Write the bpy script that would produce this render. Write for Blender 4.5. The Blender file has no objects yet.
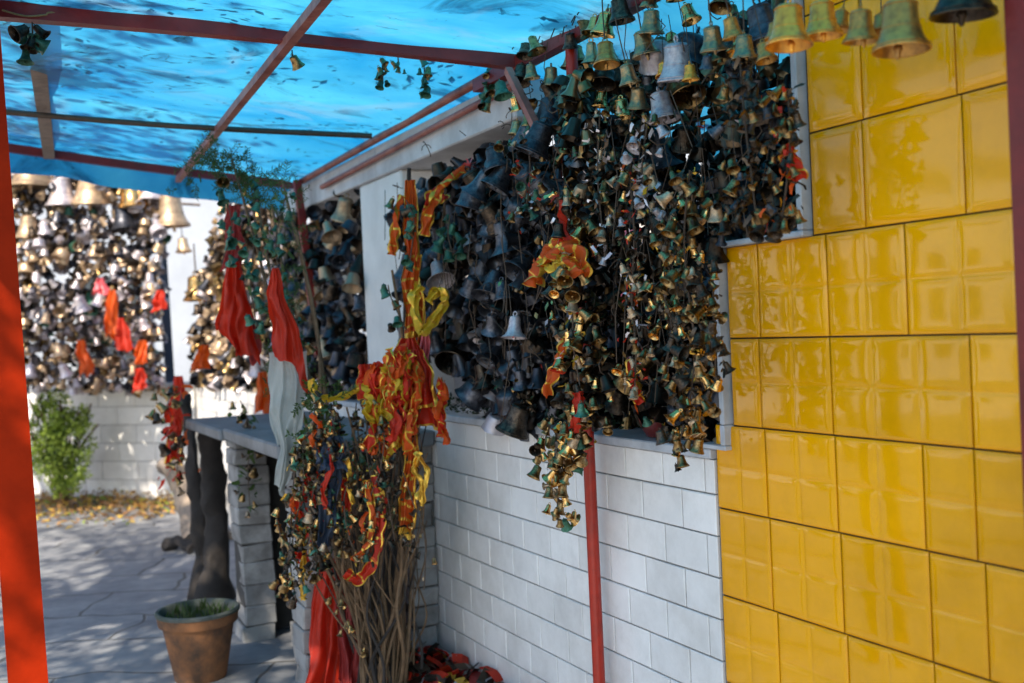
import bpy, math, random
from mathutils import Vector, Matrix, Euler, noise
random.seed(11)
rnd = random.random
def U(a, b): return a + (b - a) * rnd()
V = Vector
sc = bpy.context.scene
COL = sc.collection
# ------------------------------------------------------------------ camera frame
FP = 1100.0
TH = math.atan(542 / 1100); PT = math.radians(.73); RO = math.atan(.045)
fw = V((math.sin(TH) * math.cos(PT), math.cos(TH) * math.cos(PT), -math.sin(PT)))
r0 = V((math.cos(TH), -math.sin(TH), 0)); u0 = r0.cross(fw)
rt = r0 * math.cos(RO) - u0 * math.sin(RO); up = u0 * math.cos(RO) + r0 * math.sin(RO)
CAM = V((0, 0, 1.5))
cd = bpy.data.cameras.new('camera'); cam = bpy.data.objects.new('camera', cd); COL.objects.link(cam)
cam.matrix_world = Matrix((( rt.x, up.x, -fw.x, CAM.x), (rt.y, up.y, -fw.y, CAM.y), (rt.z, up.z, -fw.z, CAM.z), (0, 0, 0, 1)))
cd.sensor_width = 36; cd.lens = FP / 1024 * 36; cd.clip_end = 2000; cd.clip_start = .05
cd.dof.use_dof = True; cd.dof.focus_distance = 3.2; cd.dof.aperture_fstop = 2.6
sc.camera = cam
def ray(x, y): return fw + rt * ((x - 512) / FP) - up * ((y - 341.5) / FP)
def PX(x, y, X): v = ray(x, y); return CAM + v * (X / v.x)
def PYp(x, y, Y): v = ray(x, y); return CAM + v * (Y / v.y)
def PD(x, y, d): return CAM + ray(x, y) * d
def PZ(x, y, Z=0.): v = ray(x, y); return CAM + v * ((Z - 1.5) / v.z)

# ------------------------------------------------------------------ materials
def mat(name, col, rough=.6, metal=0, var=.25, scale=8., bump=0., bscale=40., spec=.5, col2=None, coat=0., trans=0., coords='Object', vlo=.35, vhi=.65, objvar=0., island=0., grime=0.):
    m = bpy.data.materials.new(name); m.use_nodes = True
    nt = m.node_tree; N = nt.nodes; L = nt.links
    b = N['Principled BSDF']; out = N['Material Output']
    tc = N.new('ShaderNodeTexCoord'); co = tc.outputs[coords]
    nz = N.new('ShaderNodeTexNoise'); nz.inputs['Scale'].default_value = scale; nz.inputs['Detail'].default_value = 6; nz.inputs['Roughness'].default_value = .65
    L.new(co, nz.inputs['Vector'])
    rp = N.new('ShaderNodeValToRGB'); rp.color_ramp.elements[0].position = vlo; rp.color_ramp.elements[1].position = vhi
    c2 = col2 if col2 else tuple(c * (1 - var) for c in col)
    rp.color_ramp.elements[0].color = (*c2, 1); rp.color_ramp.elements[1].color = (*col, 1)
    L.new(nz.outputs['Fac'], rp.inputs['Fac'])
    cs = rp.outputs['Color']
    if objvar:
        oi = N.new('ShaderNodeObjectInfo'); mr = N.new('ShaderNodeMapRange')
        mr.inputs['To Min'].default_value = 1 - objvar; mr.inputs['To Max'].default_value = 1 + objvar
        L.new(oi.outputs['Random'], mr.inputs['Value'])
        hs = N.new('ShaderNodeHueSaturation'); L.new(cs, hs.inputs['Color']); L.new(mr.outputs[0], hs.inputs['Value']); cs = hs.outputs['Color']
    if grime:
        g2 = N.new('ShaderNodeTexNoise'); g2.inputs['Scale'].default_value = 1.7; g2.inputs['Detail'].default_value = 10; g2.inputs['Roughness'].default_value = .75; L.new(co, g2.inputs['Vector'])
        gr = N.new('ShaderNodeValToRGB'); gr.color_ramp.elements[0].position = .30; gr.color_ramp.elements[1].position = .55; gr.color_ramp.elements[0].color = (1 - grime, 1 - grime * 1.05, 1 - grime * 1.15, 1); gr.color_ramp.elements[1].color = (1, 1, 1, 1)
        L.new(g2.outputs['Fac'], gr.inputs[0]); gm = N.new('ShaderNodeMixRGB'); gm.blend_type = 'MULTIPLY'; gm.inputs[0].default_value = 1; L.new(cs, gm.inputs[1]); L.new(gr.outputs[0], gm.inputs[2]); cs = gm.outputs[0]
    if island:
        ge = N.new('ShaderNodeNewGeometry'); mi_ = N.new('ShaderNodeMapRange'); mi_.inputs['To Min'].default_value = 1 - island; mi_.inputs['To Max'].default_value = 1 + island * .6
        L.new(ge.outputs['Random Per Island'], mi_.inputs['Value']); hi = N.new('ShaderNodeHueSaturation'); L.new(cs, hi.inputs['Color']); L.new(mi_.outputs[0], hi.inputs['Value']); cs = hi.outputs['Color']
    L.new(cs, b.inputs['Base Color'])
    b.inputs['Roughness'].default_value = rough; b.inputs['Metallic'].default_value = metal
    b.inputs['Specular IOR Level'].default_value = spec; b.inputs['Coat Weight'].default_value = coat; b.inputs['Coat Roughness'].default_value = .06
    if bump:
        nb = N.new('ShaderNodeTexNoise'); nb.inputs['Scale'].default_value = bscale; nb.inputs['Detail'].default_value = 5
        L.new(co, nb.inputs['Vector']); bp = N.new('ShaderNodeBump'); bp.inputs['Strength'].default_value = bump; bp.inputs['Distance'].default_value = .01
        L.new(nb.outputs['Fac'], bp.inputs['Height']); L.new(bp.outputs['Normal'], b.inputs['Normal'])
    if trans:
        tr = N.new('ShaderNodeBsdfTranslucent'); L.new(cs, tr.inputs['Color'])
        mx = N.new('ShaderNodeMixShader'); mx.inputs[0].default_value = trans
        L.new(b.outputs[0], mx.inputs[1]); L.new(tr.outputs[0], mx.inputs[2]); L.new(mx.outputs[0], out.inputs['Surface'])
    return m
RED = mat('orange_red_paint', (.40, .022, .001), .55, spec=.08, var=.35, grime=.3, scale=3, bump=.08, bscale=25)
DRED = mat('dark_red_paint', (.22, .014, .010), .45, var=.4, scale=9, bump=.15, bscale=60)
POLE = mat('red_pole_paint', (.46, .02, .004), .35, var=.35, scale=12, bump=.1, bscale=60)
PINK = mat('faded_pipe_paint', (.42, .15, .11), .5, var=.45, scale=6, bump=.15, bscale=50, col2=(.16, .03, .02))
WOOD = mat('weathered_wood', (.30, .22, .17), .8, var=.4, scale=14, bump=.3, bscale=60)
NAVY = mat('navy_paint', (.015, .035, .07), .4, scale=5)
WTILE = mat('white_glazed_tile', (.86, .84, .81), .22, var=.13, scale=5, bump=.06, bscale=14, vlo=.25, vhi=.6, island=.10, grime=.22)
BTILE = mat('white_painted_block', (.88, .86, .83), .5, var=.15, scale=3, bump=.15, bscale=20, island=.1, grime=.2)
GROUT = mat('grout', (.33, .32, .30), .9, var=.4, scale=20, bump=.3)
YGROUT = mat('dark_grout', (.10, .065, .02), .9, var=.4, scale=20, bump=.3)
YTILE = mat('yellow_glazed_tile', (.95, .42, .001), .07, var=.12, scale=6, bump=.015, bscale=9, vlo=.2, vhi=.7, spec=.42, island=.13, grime=.2)
TRIM = mat('grey_white_trim', (.55, .58, .62), .5, var=.3, scale=9, bump=.15)
PLAST = mat('whitewash_plaster', (.84, .82, .80), .75, var=.18, scale=2.5, bump=.25, bscale=18)
CONC = mat('painted_concrete', (.66, .66, .68), .75, var=.3, scale=5, bump=.25, bscale=25)
STONE = mat('whitewashed_stone', (.38, .37, .355), .85, var=.5, scale=5, bump=.9, bscale=12, col2=(.17, .16, .15), vlo=.36, vhi=.6, island=.25)
SLAB = mat('grey_stone_slab', (.20, .21, .22), .6, var=.4, scale=5, bump=.4, bscale=20)
MORT_SHADE = mat('mortar_and_shade_dark', (.065, .06, .055), .95, scale=15)  # also darkens voids under the counter and inside the opening to suggest shade
BARK = mat('dark_bark', (.038, .030, .025), .85, var=.5, scale=9, bump=.8, bscale=22)
PBARK = mat('pale_bark', (.36, .28, .21), .85, var=.45, scale=8, bump=.7, bscale=18)
STEM = mat('dry_stem', (.20, .12, .06), .75, var=.5, scale=25, bump=.4, bscale=60)
TERRA = mat('terracotta', (.25, .105, .04), .85, var=.45, scale=7, bump=.35, bscale=22, col2=(.075, .045, .028), vlo=.36, vhi=.6)
MOSSY = mat('mossy_rim', (.11, .115, .105), .9, var=.5, scale=12, bump=.4, col2=(.05, .065, .045))
SOIL = mat('potting_soil', (.06, .055, .03), .95, scale=30, bump=1, bscale=50)
BLACKP = mat('black_planter', (.02, .024, .035), .45, scale=6)
LEAF = mat('leaf_green', (.07, .13, .025), .55, var=.5, scale=4, trans=.35)
LIME = mat('light_leaf_green', (.42, .56, .08), .5, var=.5, scale=5, trans=.45)
DGREEN = mat('dark_leaf', (.03, .06, .022), .6, var=.5, scale=4, trans=.25)
LITTER = mat('dry_leaf_litter', (.45, .24, .07), .8, var=.6, scale=9, col2=(.16, .08, .035))
LITY = mat('yellow_litter', (.60, .40, .06), .8, var=.4, scale=9)
CREDC = dict(rough=.55, trans=.45, bump=.2, bscale=90, var=.25, scale=6)
CRED = mat('red_cloth', (.74, .042, .014), **CREDC)
CORG = mat('orange_cloth', (.85, .13, .012), **CREDC)
CMAR = mat('faded_red_cloth', (.42, .045, .04), **CREDC)
CGLD = mat('gold_trim', (.85, .50, .06), .35, metal=.6, var=.4, scale=40)
CYEL = mat('yellow_cloth', (.80, .55, .03), **CREDC)
CWHT = mat('white_cloth', (.62, .64, .60), **CREDC)
CBLU = mat('slate_blue_cloth', (.07, .10, .16), **CREDC)
CPNK = mat('pink_plastic', (.75, .12, .14), .4, var=.3)
WIRE = mat('rusty_wire', (.10, .07, .05), .6, metal=.5, scale=30)
CORD = mat('jute_cord', (.28, .20, .09), .9, scale=60, bump=.5, bscale=200)
# bell metals
BR = mat('polished_brass', (.80, .49, .18), .22, 1, scale=5, bump=.08, bscale=14, col2=(.42, .24, .07), vlo=.25, vhi=.55, objvar=.2)
BD = mat('dull_brass', (.44, .29, .12), .32, 1, scale=7, bump=.12, bscale=18, col2=(.16, .10, .045), objvar=.3)
BK = mat('tarnished_bronze', (.12, .088, .062), .36, .9, scale=7, bump=.2, bscale=18, col2=(.03, .024, .02), objvar=.35)
BS = mat('slate_metal', (.13, .13, .145), .36, .75, scale=6, bump=.2, bscale=18, col2=(.035, .04, .055), objvar=.35)
BB = mat('warm_brass', (.95, .44, .06), .25, .55, scale=5, bump=.07, bscale=14, col2=(.50, .20, .045), vlo=.3, vhi=.55, objvar=.15)
BO = mat('olive_brass', (.50, .26, .06), .28, .6, scale=6, bump=.1, bscale=14, col2=(.26, .13, .04), vlo=.3, vhi=.6, objvar=.15)
BG = mat('verdigris_bell', (.06, .19, .13), .45, .45, scale=6, bump=.2, bscale=18, col2=(.03, .10, .06), objvar=.3)
BT = mat('teal_tinted_brass', (.50, .31, .14), .28, .8, scale=5, bump=.12, bscale=14, col2=(.20, .20, .13), vlo=.4, vhi=.6, objvar=.25)
BW = mat('pale_aluminium', (.66, .60, .60), .4, .45, scale=6, bump=.15, bscale=16, col2=(.36, .32, .36), objvar=.25)
BC = mat('sunlit_tone_brass', (.66, .47, .28), .4, .6, scale=6, bump=.15, bscale=16, col2=(.36, .25, .17), objvar=.3)  # lighter brass copy; sunlight on the far bells put into its colour

# ------------------------------------------------------------------ mesh builder
class MB:
    def __init__(s): s.v = []; s.f = []; s.m = []
    def add(s, vs, fs, mi=0, mx=None):
        o = len(s.v)
        s.v += [tuple(mx @ V(p)) for p in vs] if mx is not None else [tuple(p) for p in vs]
        s.f += [tuple(i + o for i in f) for f in fs]; s.m += [mi] * len(fs)
        return s
    def box(s, a, b, mi=0, mx=None):
        (x0, y0, z0), (x1, y1, z1) = a, b
        return s.add([(x0, y0, z0), (x1, y0, z0), (x1, y1, z0), (x0, y1, z0), (x0, y0, z1), (x1, y0, z1), (x1, y1, z1), (x0, y1, z1)],
                     [(0, 3, 2, 1), (4, 5, 6, 7), (0, 1, 5, 4), (1, 2, 6, 5), (2, 3, 7, 6), (3, 0, 4, 7)], mi, mx)
    def cbox(s, a, b, c=.004, mi=0, jit=0.):          # chamfered box
        (x0, y0, z0), (x1, y1, z1) = a, b
        vs = []; cen = [(x0 + x1) / 2, (y0 + y1) / 2, (z0 + z1) / 2]; h = [(x1 - x0) / 2, (y1 - y0) / 2, (z1 - z0) / 2]
        idx = {}
        for sx in (-1, 1):
            for sy in (-1, 1):
                for sz in (-1, 1):
                    j = [U(-jit, jit) for _ in range(3)]
                    for ax in range(3):
                        p = [cen[k] + (sx, sy, sz)[k] * (h[k] - (c if k != ax else 0)) + j[k] for k in range(3)]
                        idx[(sx, sy, sz, ax)] = len(vs); vs.append(p)
        fs = []
        for ax in range(3):
            o = [k for k in range(3) if k != ax]
            for sg in (-1, 1):
                q = []
                for (a1, a2) in ((-1, -1), (1, -1), (1, 1), (-1, 1)):
                    k = [0, 0, 0]; k[ax] = sg; k[o[0]] = a1; k[o[1]] = a2; q.append(idx[(*k, ax)])
                fs.append(tuple(q))
        for ax in range(3):                             # edge chamfers
            o = [k for k in range(3) if k != ax]
            for a1 in (-1, 1):
                for a2 in (-1, 1):
                    k0 = [0, 0, 0]; k0[ax] = -1; k0[o[0]] = a1; k0[o[1]] = a2; k1 = list(k0); k1[ax] = 1
                    fs.append((idx[(*k0, o[0])], idx[(*k1, o[0])], idx[(*k1, o[1])], idx[(*k0, o[1])]))
        for sx in (-1, 1):
            for sy in (-1, 1):
                for sz in (-1, 1): fs.append(tuple(idx[(sx, sy, sz, a)] for a in range(3)))
        return s.add(vs, fs, mi)
    def tube(s, pts, r, n=8, mi=0, cap=True, sq=False):
        pts = [V(p) for p in pts]; rs = r if isinstance(r, (list, tuple)) else [r] * len(pts)
        vs = []; fs = []; px = None
        for i, p in enumerate(pts):
            t = (pts[min(i + 1, len(pts) - 1)] - pts[max(i - 1, 0)]).normalized()
            if px is None:
                ref = V((0, 0, 1)) if abs(t.z) < .9 else V((0, 1, 0))
                px = t.cross(ref).normalized()
            px = (px - t * px.dot(t)).normalized(); py = t.cross(px)
            for k in range(n):
                a = 2 * math.pi * (k + (.5 if sq else 0)) / n
                vs.append(p + (px * math.cos(a) + py * math.sin(a)) * rs[i])
        for i in range(len(pts) - 1):
            for k in range(n):
                fs.append((i * n + k, i * n + (k + 1) % n, (i + 1) * n + (k + 1) % n, (i + 1) * n + k))
        if cap: fs += [tuple(range(n))[::-1], tuple((len(pts) - 1) * n + k for k in range(n))]
        return s.add(vs, fs, mi)
    def lathe(s, prof, n=20, mi=0, mx=None):
        vs = []; fs = []
        for r, z in prof:
            for k in range(n):
                a = 2 * math.pi * k / n; vs.append((r * math.cos(a), r * math.sin(a), z))
        for i in range(len(prof) - 1):
            for k in range(n):
                fs.append((i * n + k, i * n + (k + 1) % n, (i + 1) * n + (k + 1) % n, (i + 1) * n + k))
        return s.add(vs, fs, mi, mx)
    def build(s, name, mats, parent=None, origin=None, smooth=True, angle=40):
        o0 = V(origin) if origin is not None else V((0, 0, 0))
        me = bpy.data.meshes.new(name)
        me.from_pydata([tuple(V(p) - o0) for p in s.v], [], s.f)
        if not isinstance(mats, (list, tuple)): mats = [mats]
        for m in mats: me.materials.append(m)
        me.polygons.foreach_set('material_index', s.m)
        if smooth:
            me.polygons.foreach_set('use_smooth', [True] * len(s.f))
            if angle: me.set_sharp_from_angle(angle=math.radians(angle))
        me.update()
        o = bpy.data.objects.new(name, me); COL.objects.link(o)
        if parent is not None: o.parent = parent
        elif origin is not None: o.location = o0
        return o
def tag(o, label=None, cat=None, group=None, kind=None):
    if label: o['label'] = label
    if cat: o['category'] = cat
    if group: o['group'] = group
    if kind: o['kind'] = kind
    return o
def empty(name, loc, label=None, cat=None, group=None):
    o = bpy.data.objects.new(name, None); COL.objects.link(o); o.location = loc; o.empty_display_size = .05
    return tag(o, label, cat, group)
def poly(pts, n=12):                                    # smooth polyline
    pts = [V(p) for p in pts]; out = []
    for i in range(len(pts) - 1):
        p0 = pts[max(i - 1, 0)]; p1 = pts[i]; p2 = pts[i + 1]; p3 = pts[min(i + 2, len(pts) - 1)]
        for k in range(n):
            t = k / n
            out.append(.5 * ((2 * p1) + (-p0 + p2) * t + (2 * p0 - 5 * p1 + 4 * p2 - p3) * t * t + (-p0 + 3 * p1 - 3 * p2 + p3) * t ** 3))
    out.append(pts[-1]); return out

# ------------------------------------------------------------------ setting: ground, path
D = 1.8
def node_ground():
    m = bpy.data.materials.new('flagstone_paving'); m.use_nodes = True; N = m.node_tree.nodes; L = m.node_tree.links; b = N['Principled BSDF']
    tc = N.new('ShaderNodeTexCoord'); mp = N.new('ShaderNodeMapping'); L.new(tc.outputs['Object'], mp.inputs[0]); mp.inputs['Rotation'].default_value = (0, 0, .45)
    wn = N.new('ShaderNodeTexNoise'); wn.inputs['Scale'].default_value = 1.6; L.new(mp.outputs[0], wn.inputs['Vector'])
    ad = N.new('ShaderNodeVectorMath'); ad.operation = 'MULTIPLY_ADD'; ad.inputs[1].default_value = (.35, .35, 0); L.new(wn.outputs['Color'], ad.inputs[0]); L.new(mp.outputs[0], ad.inputs[2])
    bk = N.new('ShaderNodeTexBrick'); bk.inputs['Scale'].default_value = 1; bk.inputs['Brick Width'].default_value = .95; bk.inputs['Row Height'].default_value = .52
    bk.inputs['Mortar Size'].default_value = .012; bk.inputs['Mortar Smooth'].default_value = .6; bk.offset = .37
    bk.inputs['Color1'].default_value = (.29, .30, .32, 1); bk.inputs['Color2'].default_value = (.22, .235, .255, 1); bk.inputs['Mortar'].default_value = (.10, .10, .10, 1)
    L.new(ad.outputs[0], bk.inputs['Vector'])
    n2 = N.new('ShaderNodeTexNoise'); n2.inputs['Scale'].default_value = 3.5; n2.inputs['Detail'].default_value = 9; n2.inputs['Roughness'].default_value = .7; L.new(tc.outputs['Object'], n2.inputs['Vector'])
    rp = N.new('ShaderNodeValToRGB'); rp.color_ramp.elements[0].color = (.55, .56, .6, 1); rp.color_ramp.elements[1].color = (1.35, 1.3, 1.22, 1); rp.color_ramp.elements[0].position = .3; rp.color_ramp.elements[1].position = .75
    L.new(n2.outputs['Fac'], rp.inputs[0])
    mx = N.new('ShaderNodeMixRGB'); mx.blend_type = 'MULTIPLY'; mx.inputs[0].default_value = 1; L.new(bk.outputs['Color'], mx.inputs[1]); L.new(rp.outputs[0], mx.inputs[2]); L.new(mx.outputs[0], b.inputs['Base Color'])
    b.inputs['Roughness'].default_value = .62
    bp = N.new('ShaderNodeBump'); bp.inputs['Strength'].default_value = .5; bp.inputs['Distance'].default_value = .02
    sm = N.new('ShaderNodeMath'); sm.operation = 'MULTIPLY_ADD'; L.new(bk.outputs['Fac'], sm.inputs[0]); sm.inputs[1].default_value = -.6; L.new(n2.outputs['Fac'], sm.inputs[2])
    L.new(sm.outputs[0], bp.inputs['Height']); L.new(bp.outputs[0], b.inputs['Normal'])
    return m
EARTH = mat('dusty_earth', (.30, .26, .21), .9, var=.4, scale=.6, bump=.4, bscale=5)
g = MB(); g.add([(-150, -150, 0), (150, -150, 0), (150, 150, 0), (-150, 150, 0)], [(0, 1, 2, 3)]); tag(g.build('ground', EARTH, smooth=False), kind='structure')
p = MB()
nx, ny = 60, 110
vs = []; fs = []
for j in range(ny + 1):
    for i in range(nx + 1):
        x = -4 + i * 6.0 / nx; y = -2.5 + j * 14.5 / ny
        vs.append((x, y, .012 + .014 * noise.noise(V((x * 1.3, y * 1.3, 0)))))
for j in range(ny):
    for i in range(nx): a = j * (nx + 1) + i; fs.append((a, a + 1, a + nx + 2, a + nx + 1))
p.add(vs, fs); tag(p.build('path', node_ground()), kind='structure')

# ------------------------------------------------------------------ tiled walls
def tile_wall(mb, o, du, dn, L0, L1, z0, z1, tw, th, gap=.0045, c=.003, off0=0., tilt=.0015):
    """running-bond tiles on a vertical face: o origin, du along, dn outward"""
    du = V(du).normalized(); dn = V(dn).normalized()
    row = 0; z = z0
    while z < z1 - .01:
        zt = min(z + th, z1); x = L0 - (tw * (.5 if row % 2 else 0) + off0 + U(-.008, .008)) 
        while x < L1:
            a = max(x, L0); b_ = min(x + tw, L1)
            if b_ - a > .012:
                t = .010; tl = [U(-tilt, tilt) for _ in range(4)]
                A = [(a + gap / 2, z + gap / 2), (b_ - gap / 2, z + gap / 2), (b_ - gap / 2, zt - gap / 2), (a + gap / 2, zt - gap / 2)]
                B = [(a + gap / 2 + c, z + gap / 2 + c), (b_ - gap / 2 - c, z + gap / 2 + c), (b_ - gap / 2 - c, zt - gap / 2 - c), (a + gap / 2 + c, zt - gap / 2 - c)]
                P = lambda uv, d: V(o) + du * uv[0] + V((0, 0, uv[1])) + dn * d
                vv = [P(q, 0) for q in A] + [P(q, t - c * .6) for q in A] + [P(q, t + tl[k]) for k, q in enumerate(B)]
                ff = [(8, 9, 10, 11)]
                for k in range(4):
                    l = (k + 1) % 4; ff += [(k, l, 4 + l, 4 + k), (4 + k, 4 + l, 8 + l, 8 + k)]
                mb.add(vv, ff, 0)
            x += tw
        z = zt; row += 1
# low white wall along the right (backing + tiles)
w = MB(); w.box((D + .002, 2.43, 0), (D + .18, 10.25, 1.118), 1)
tile_wall(w, (D, 2.43, 0), (0, 1, 0), (-1, 0, 0), 0, 4.3, .001, 1.118, .2035, .1135, off0=.05)
tile_wall(w, (D, 6.74, 0), (0, 1, 0), (-1, 0, 0), 0, 3.3, .001, 1.118, .2035, .1135)
o = w.build('tiled_wall', [WTILE, GROUT], smooth=False)
tag(o, 'low white brick-tiled wall running back under the opening full of bells', 'wall')
cp = MB(); cp.cbox((D - .022, 2.432, 1.119), (D + .2, 6.7, 1.147), .004); cp.build('coping', TRIM, o, smooth=False)
# yellow wall, stepped
YB = [(.0, -1), ]
rows = [(-.02, .045), (.045, .28), (.28, .515), (.515, .752), (.752, .988), (.988, 1.215), (1.215, 1.445), (1.445, 1.685), (1.685, 1.925), (1.925, 2.20), (2.20, 2.45)]
joints = {0: [2.1, 1.85, 1.6], 1: [2.22, 1.96, 1.70, 1.44], 2: [2.21, 1.955, 1.70, 1.43], 3: [2.20, 1.953, 1.697, 1.43], 4: [2.215, 1.962, 1.699, 1.555, 1.30], 5: [2.22, 1.968, 1.706, 1.573, 1.31],
          6: [2.229, 1.972, 1.572, 1.31], 7: [2.22, 1.971, 1.731, 1.453], 8: [1.842, 1.568, 1.30], 9: [1.837, 1.579, 1.31], 10: [1.84, 1.58, 1.31]}
plain = {8, 9, 10}
yw = MB()
yw.box((D + .002, -.6, 0), (D + .16, 2.428, 1.213), 1); yw.box((D + .002, -.6, 1.213), (D + .16, 2.352, 1.683), 1); yw.box((D + .002, -.6, 1.683), (D + .16, 2.02, 2.45), 1)
def ytile(y0, y1, z0, z1, nu, nv):
    gp = .0022; y0 += gp; y1 -= gp; z0 += gp; z1 -= gp
    K = 8; t = .008; tl = (U(-.0025, .0025), U(-.0025, .0025)); ph = U(0, 9)
    vs = []; fs = []
    NU = nu * K; NV = nv * K
    edge = [0, .035, .09, .2, .5, .8, .91, .965, 1]
    cu = [(k // K + edge[k % K]) / nu for k in range(NU)] + [1]; cv = [(k // K + edge[k % K]) / nv for k in range(NV)] + [1]
    for j, b in enumerate(cv):
        for i, a in enumerate(cu):
            fa = (a * nu) % 1; fb = (b * nv) % 1
            d = min(min(fa, 1 - fa) / 1., min(fb, 1 - fb) / 1.)
            g_ = 0 if d <= 0 else min(1, d / .09)
            h = t - .0020 * (1 - g_) ** 2 * (1 if nu * nv > 1 else .8)
            h += .0014 * math.sin(math.pi * min(1, max(0, fa))) * math.sin(math.pi * fb)
            h += tl[0] * (a - .5) + tl[1] * (b - .5)
            if i in (0, NU) or j in (0, NV): h = t - .004
            vs.append((D - h, y0 + (y1 - y0) * a, z0 + (z1 - z0) * b))
    n = NU + 1
    for j in range(NV):
        for i in range(NU): q = j * n + i; fs.append((q, q + n, q + n + 1, q + 1))
    yw.add(vs, fs, 0)
    yw.add([(D - t + .004, y0, z0), (D - t + .004, y1, z0), (D - t + .004, y1, z1), (D - t + .004, y0, z1), (D + .001, y0, z0), (D + .001, y1, z0), (D + .001, y1, z1), (D + .001, y0, z1)],
           [(0, 1, 5, 4), (1, 2, 6, 5), (2, 3, 7, 6), (3, 0, 4, 7)], 0)
for r_, (z0, z1) in enumerate(rows):
    left = 2.425 if z1 < 1.22 else (2.347 if z1 < 1.69 else 2.012)
    if r_ == 0: z0 = .0
    js = [left] + [j for j in joints[r_] if j < left - .02]
    while js[-1] > -.3: js.append(js[-1] - .258)
    for a, b in zip(js, js[1:]):
        wd = a - b
        if r_ in plain: ytile(b, a, z0, z1, 1, 1)
        else: ytile(b, a, z0, z1, 3 if wd > .33 else (1 if wd < .17 else 2), 2 if z1 - z0 > .15 else 1)
yo = yw.build('tiled_wall', [YTILE, YGROUT], smooth=True, angle=None)
tag(yo, 'glossy yellow square-tiled wall with a stepped left edge at the right', 'wall')
tr = MB()
tr.cbox((D - .03, 2.020, 1.700), (D + .05, 2.040, 2.45), .003); tr.cbox((D - .031, 2.020, 1.684), (D + .049, 2.372, 1.699), .003)
tr.cbox((D - .03, 2.354, 1.218), (D + .05, 2.373, 1.683), .003); tr.cbox((D - .03, 2.352, 1.150), (D + .05, 2.47, 1.162), .002)
tr.cbox((D - .03, 2.354, 1.163), (D + .03, 2.373, 1.217), .002)
tag(tr.build('edge_trim', TRIM, smooth=False), 'thin pale grey trim stepping around the yellow tiles beside the bell opening', 'trim')
# lintel, pillar, opening back wall
l = MB(); l.cbox((D - .02, 3.50, 2.245), (D + .25, 5.0, 2.395), .006); l.cbox((D - .02, 5.004, 2.245), (D + .25, 6.75, 2.395), .006)
tag(l.build('lintel', CONC, smooth=False), 'long pale concrete lintel over the bell openings under the pipes', 'lintel')
pl = MB(); pl.cbox((D - .005, 4.715, 1.148), (D + .22, 5.30, 2.243), .008)
tag(pl.build('pillar', PLAST, smooth=False), 'white plastered pillar between the two bell-filled openings', 'pillar')
bk = MB(); bk.box((2.62, 3.55, 0), (2.75, 6.9, 2.1)); bk.box((2.62, 1.6, 0), (2.75, 3.548, 2.45), 1); bk.box((D + .17, 1.5, 0), (2.75, 1.598, 2.45), 1)  # near stretch is coloured dark to stand in for shade inside the opening
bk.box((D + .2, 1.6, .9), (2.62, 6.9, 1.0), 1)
tag(bk.build('enclosure_wall', [PLAST, MORT_SHADE], smooth=False), 'pale wall seen between the hanging bells at the back of the opening', 'wall')
# far wall
A = V((.55, 11.7, 0)); B = V((1.6, 10.55, 0)); du = (B - A).normalized(); dn = V((-du.y, du.x, 0))
if dn.y > 0: dn = -dn
A0 = A - du * 3.2; LW = (V((D + .1, 0, 0)).x - A0.x) / du.x
bw = MB()
P4 = [A0, A0 + du * LW, A0 + du * LW - dn * .2, A0 - dn * .2]
bw.add([(q.x, q.y, z) for z in (0, 1.09) for q in P4], [(0, 1, 5, 4), (1, 2, 6, 5), (2, 3, 7, 6), (3, 0, 4, 7), (4, 5, 6, 7)], 1)
tile_wall(bw, A0, du, dn, 0, LW - .1, .06, 1.088, .42, .172, gap=.006, c=.004)
bo = bw.build('tiled_wall', [BTILE, GROUT], smooth=False)
tag(bo, 'sun-dappled white block wall at the far end behind the green shrub', 'wall')
cpp = MB(); q4 = [A0 + dn * .03, A0 + du * (LW - .1) + dn * .03, A0 + du * (LW - .1) - dn * .22, A0 - dn * .22]
cpp.add([(q.x, q.y, z) for z in (1.092, 1.13) for q in q4], [(0, 1, 5, 4), (1, 2, 6, 5), (2, 3, 7, 6), (3, 0, 4, 7), (4, 5, 6, 7), (3, 2, 1, 0)]); cpp.build('coping', TRIM, bo, smooth=False)
# whitewashed building beyond
bb = empty('building', (3, 16, 0), 'whitewashed building glimpsed past the blue post at the far end', 'building')
q = MB(); q.box((-3.5, 15.6, 0), (12, 21, 5.2)); q.build('wall', mat('bluish_plaster', (.46, .50, .56), .8, var=.2, scale=1.2, bump=.2), bb, bb.location, smooth=False)
q = MB(); q.box((-3.8, 15.3, 5.202), (12.3, 21.3, 5.45)); q.build('roof', CONC, bb, bb.location, smooth=False)
for X in (-1.6, 1.2, 4.2, 7.4):
    q = MB(); q.box((X, 15.54, 1.2), (X + 1.0, 15.597, 2.5)); w_ = q.build('window', TRIM, bb, bb.location, smooth=False)
    q = MB(); q.box((X + .08, 15.52, 1.28), (X + .92, 15.537, 2.42)); q.build('pane', mat('window_glass', (.05, .06, .07), .1), w_, bb.location, smooth=False)

hb = empty('building', (-6, 12.5, 0), 'unseen white hall added left of the path as a bright reflector', 'building')  # added out of frame to throw bright streaks onto tiles and bells
q = MB(); q.box((-12, 12.5, 0), (-2.2, 17, 3.8)); q.build('wall', PLAST, hb, hb.location, smooth=False)
q = MB(); q.box((-12.3, 12.2, 3.802), (-1.9, 17.3, 4.0)); q.build('roof', CONC, hb, hb.location, smooth=False)
for X in (-10.5, -8.2, -5.9, -3.9):
    q = MB(); q.box((X, 12.44, 1.0), (X + .95, 12.497, 2.3)); w_ = q.build('window', NAVY, hb, hb.location, smooth=False)
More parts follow.
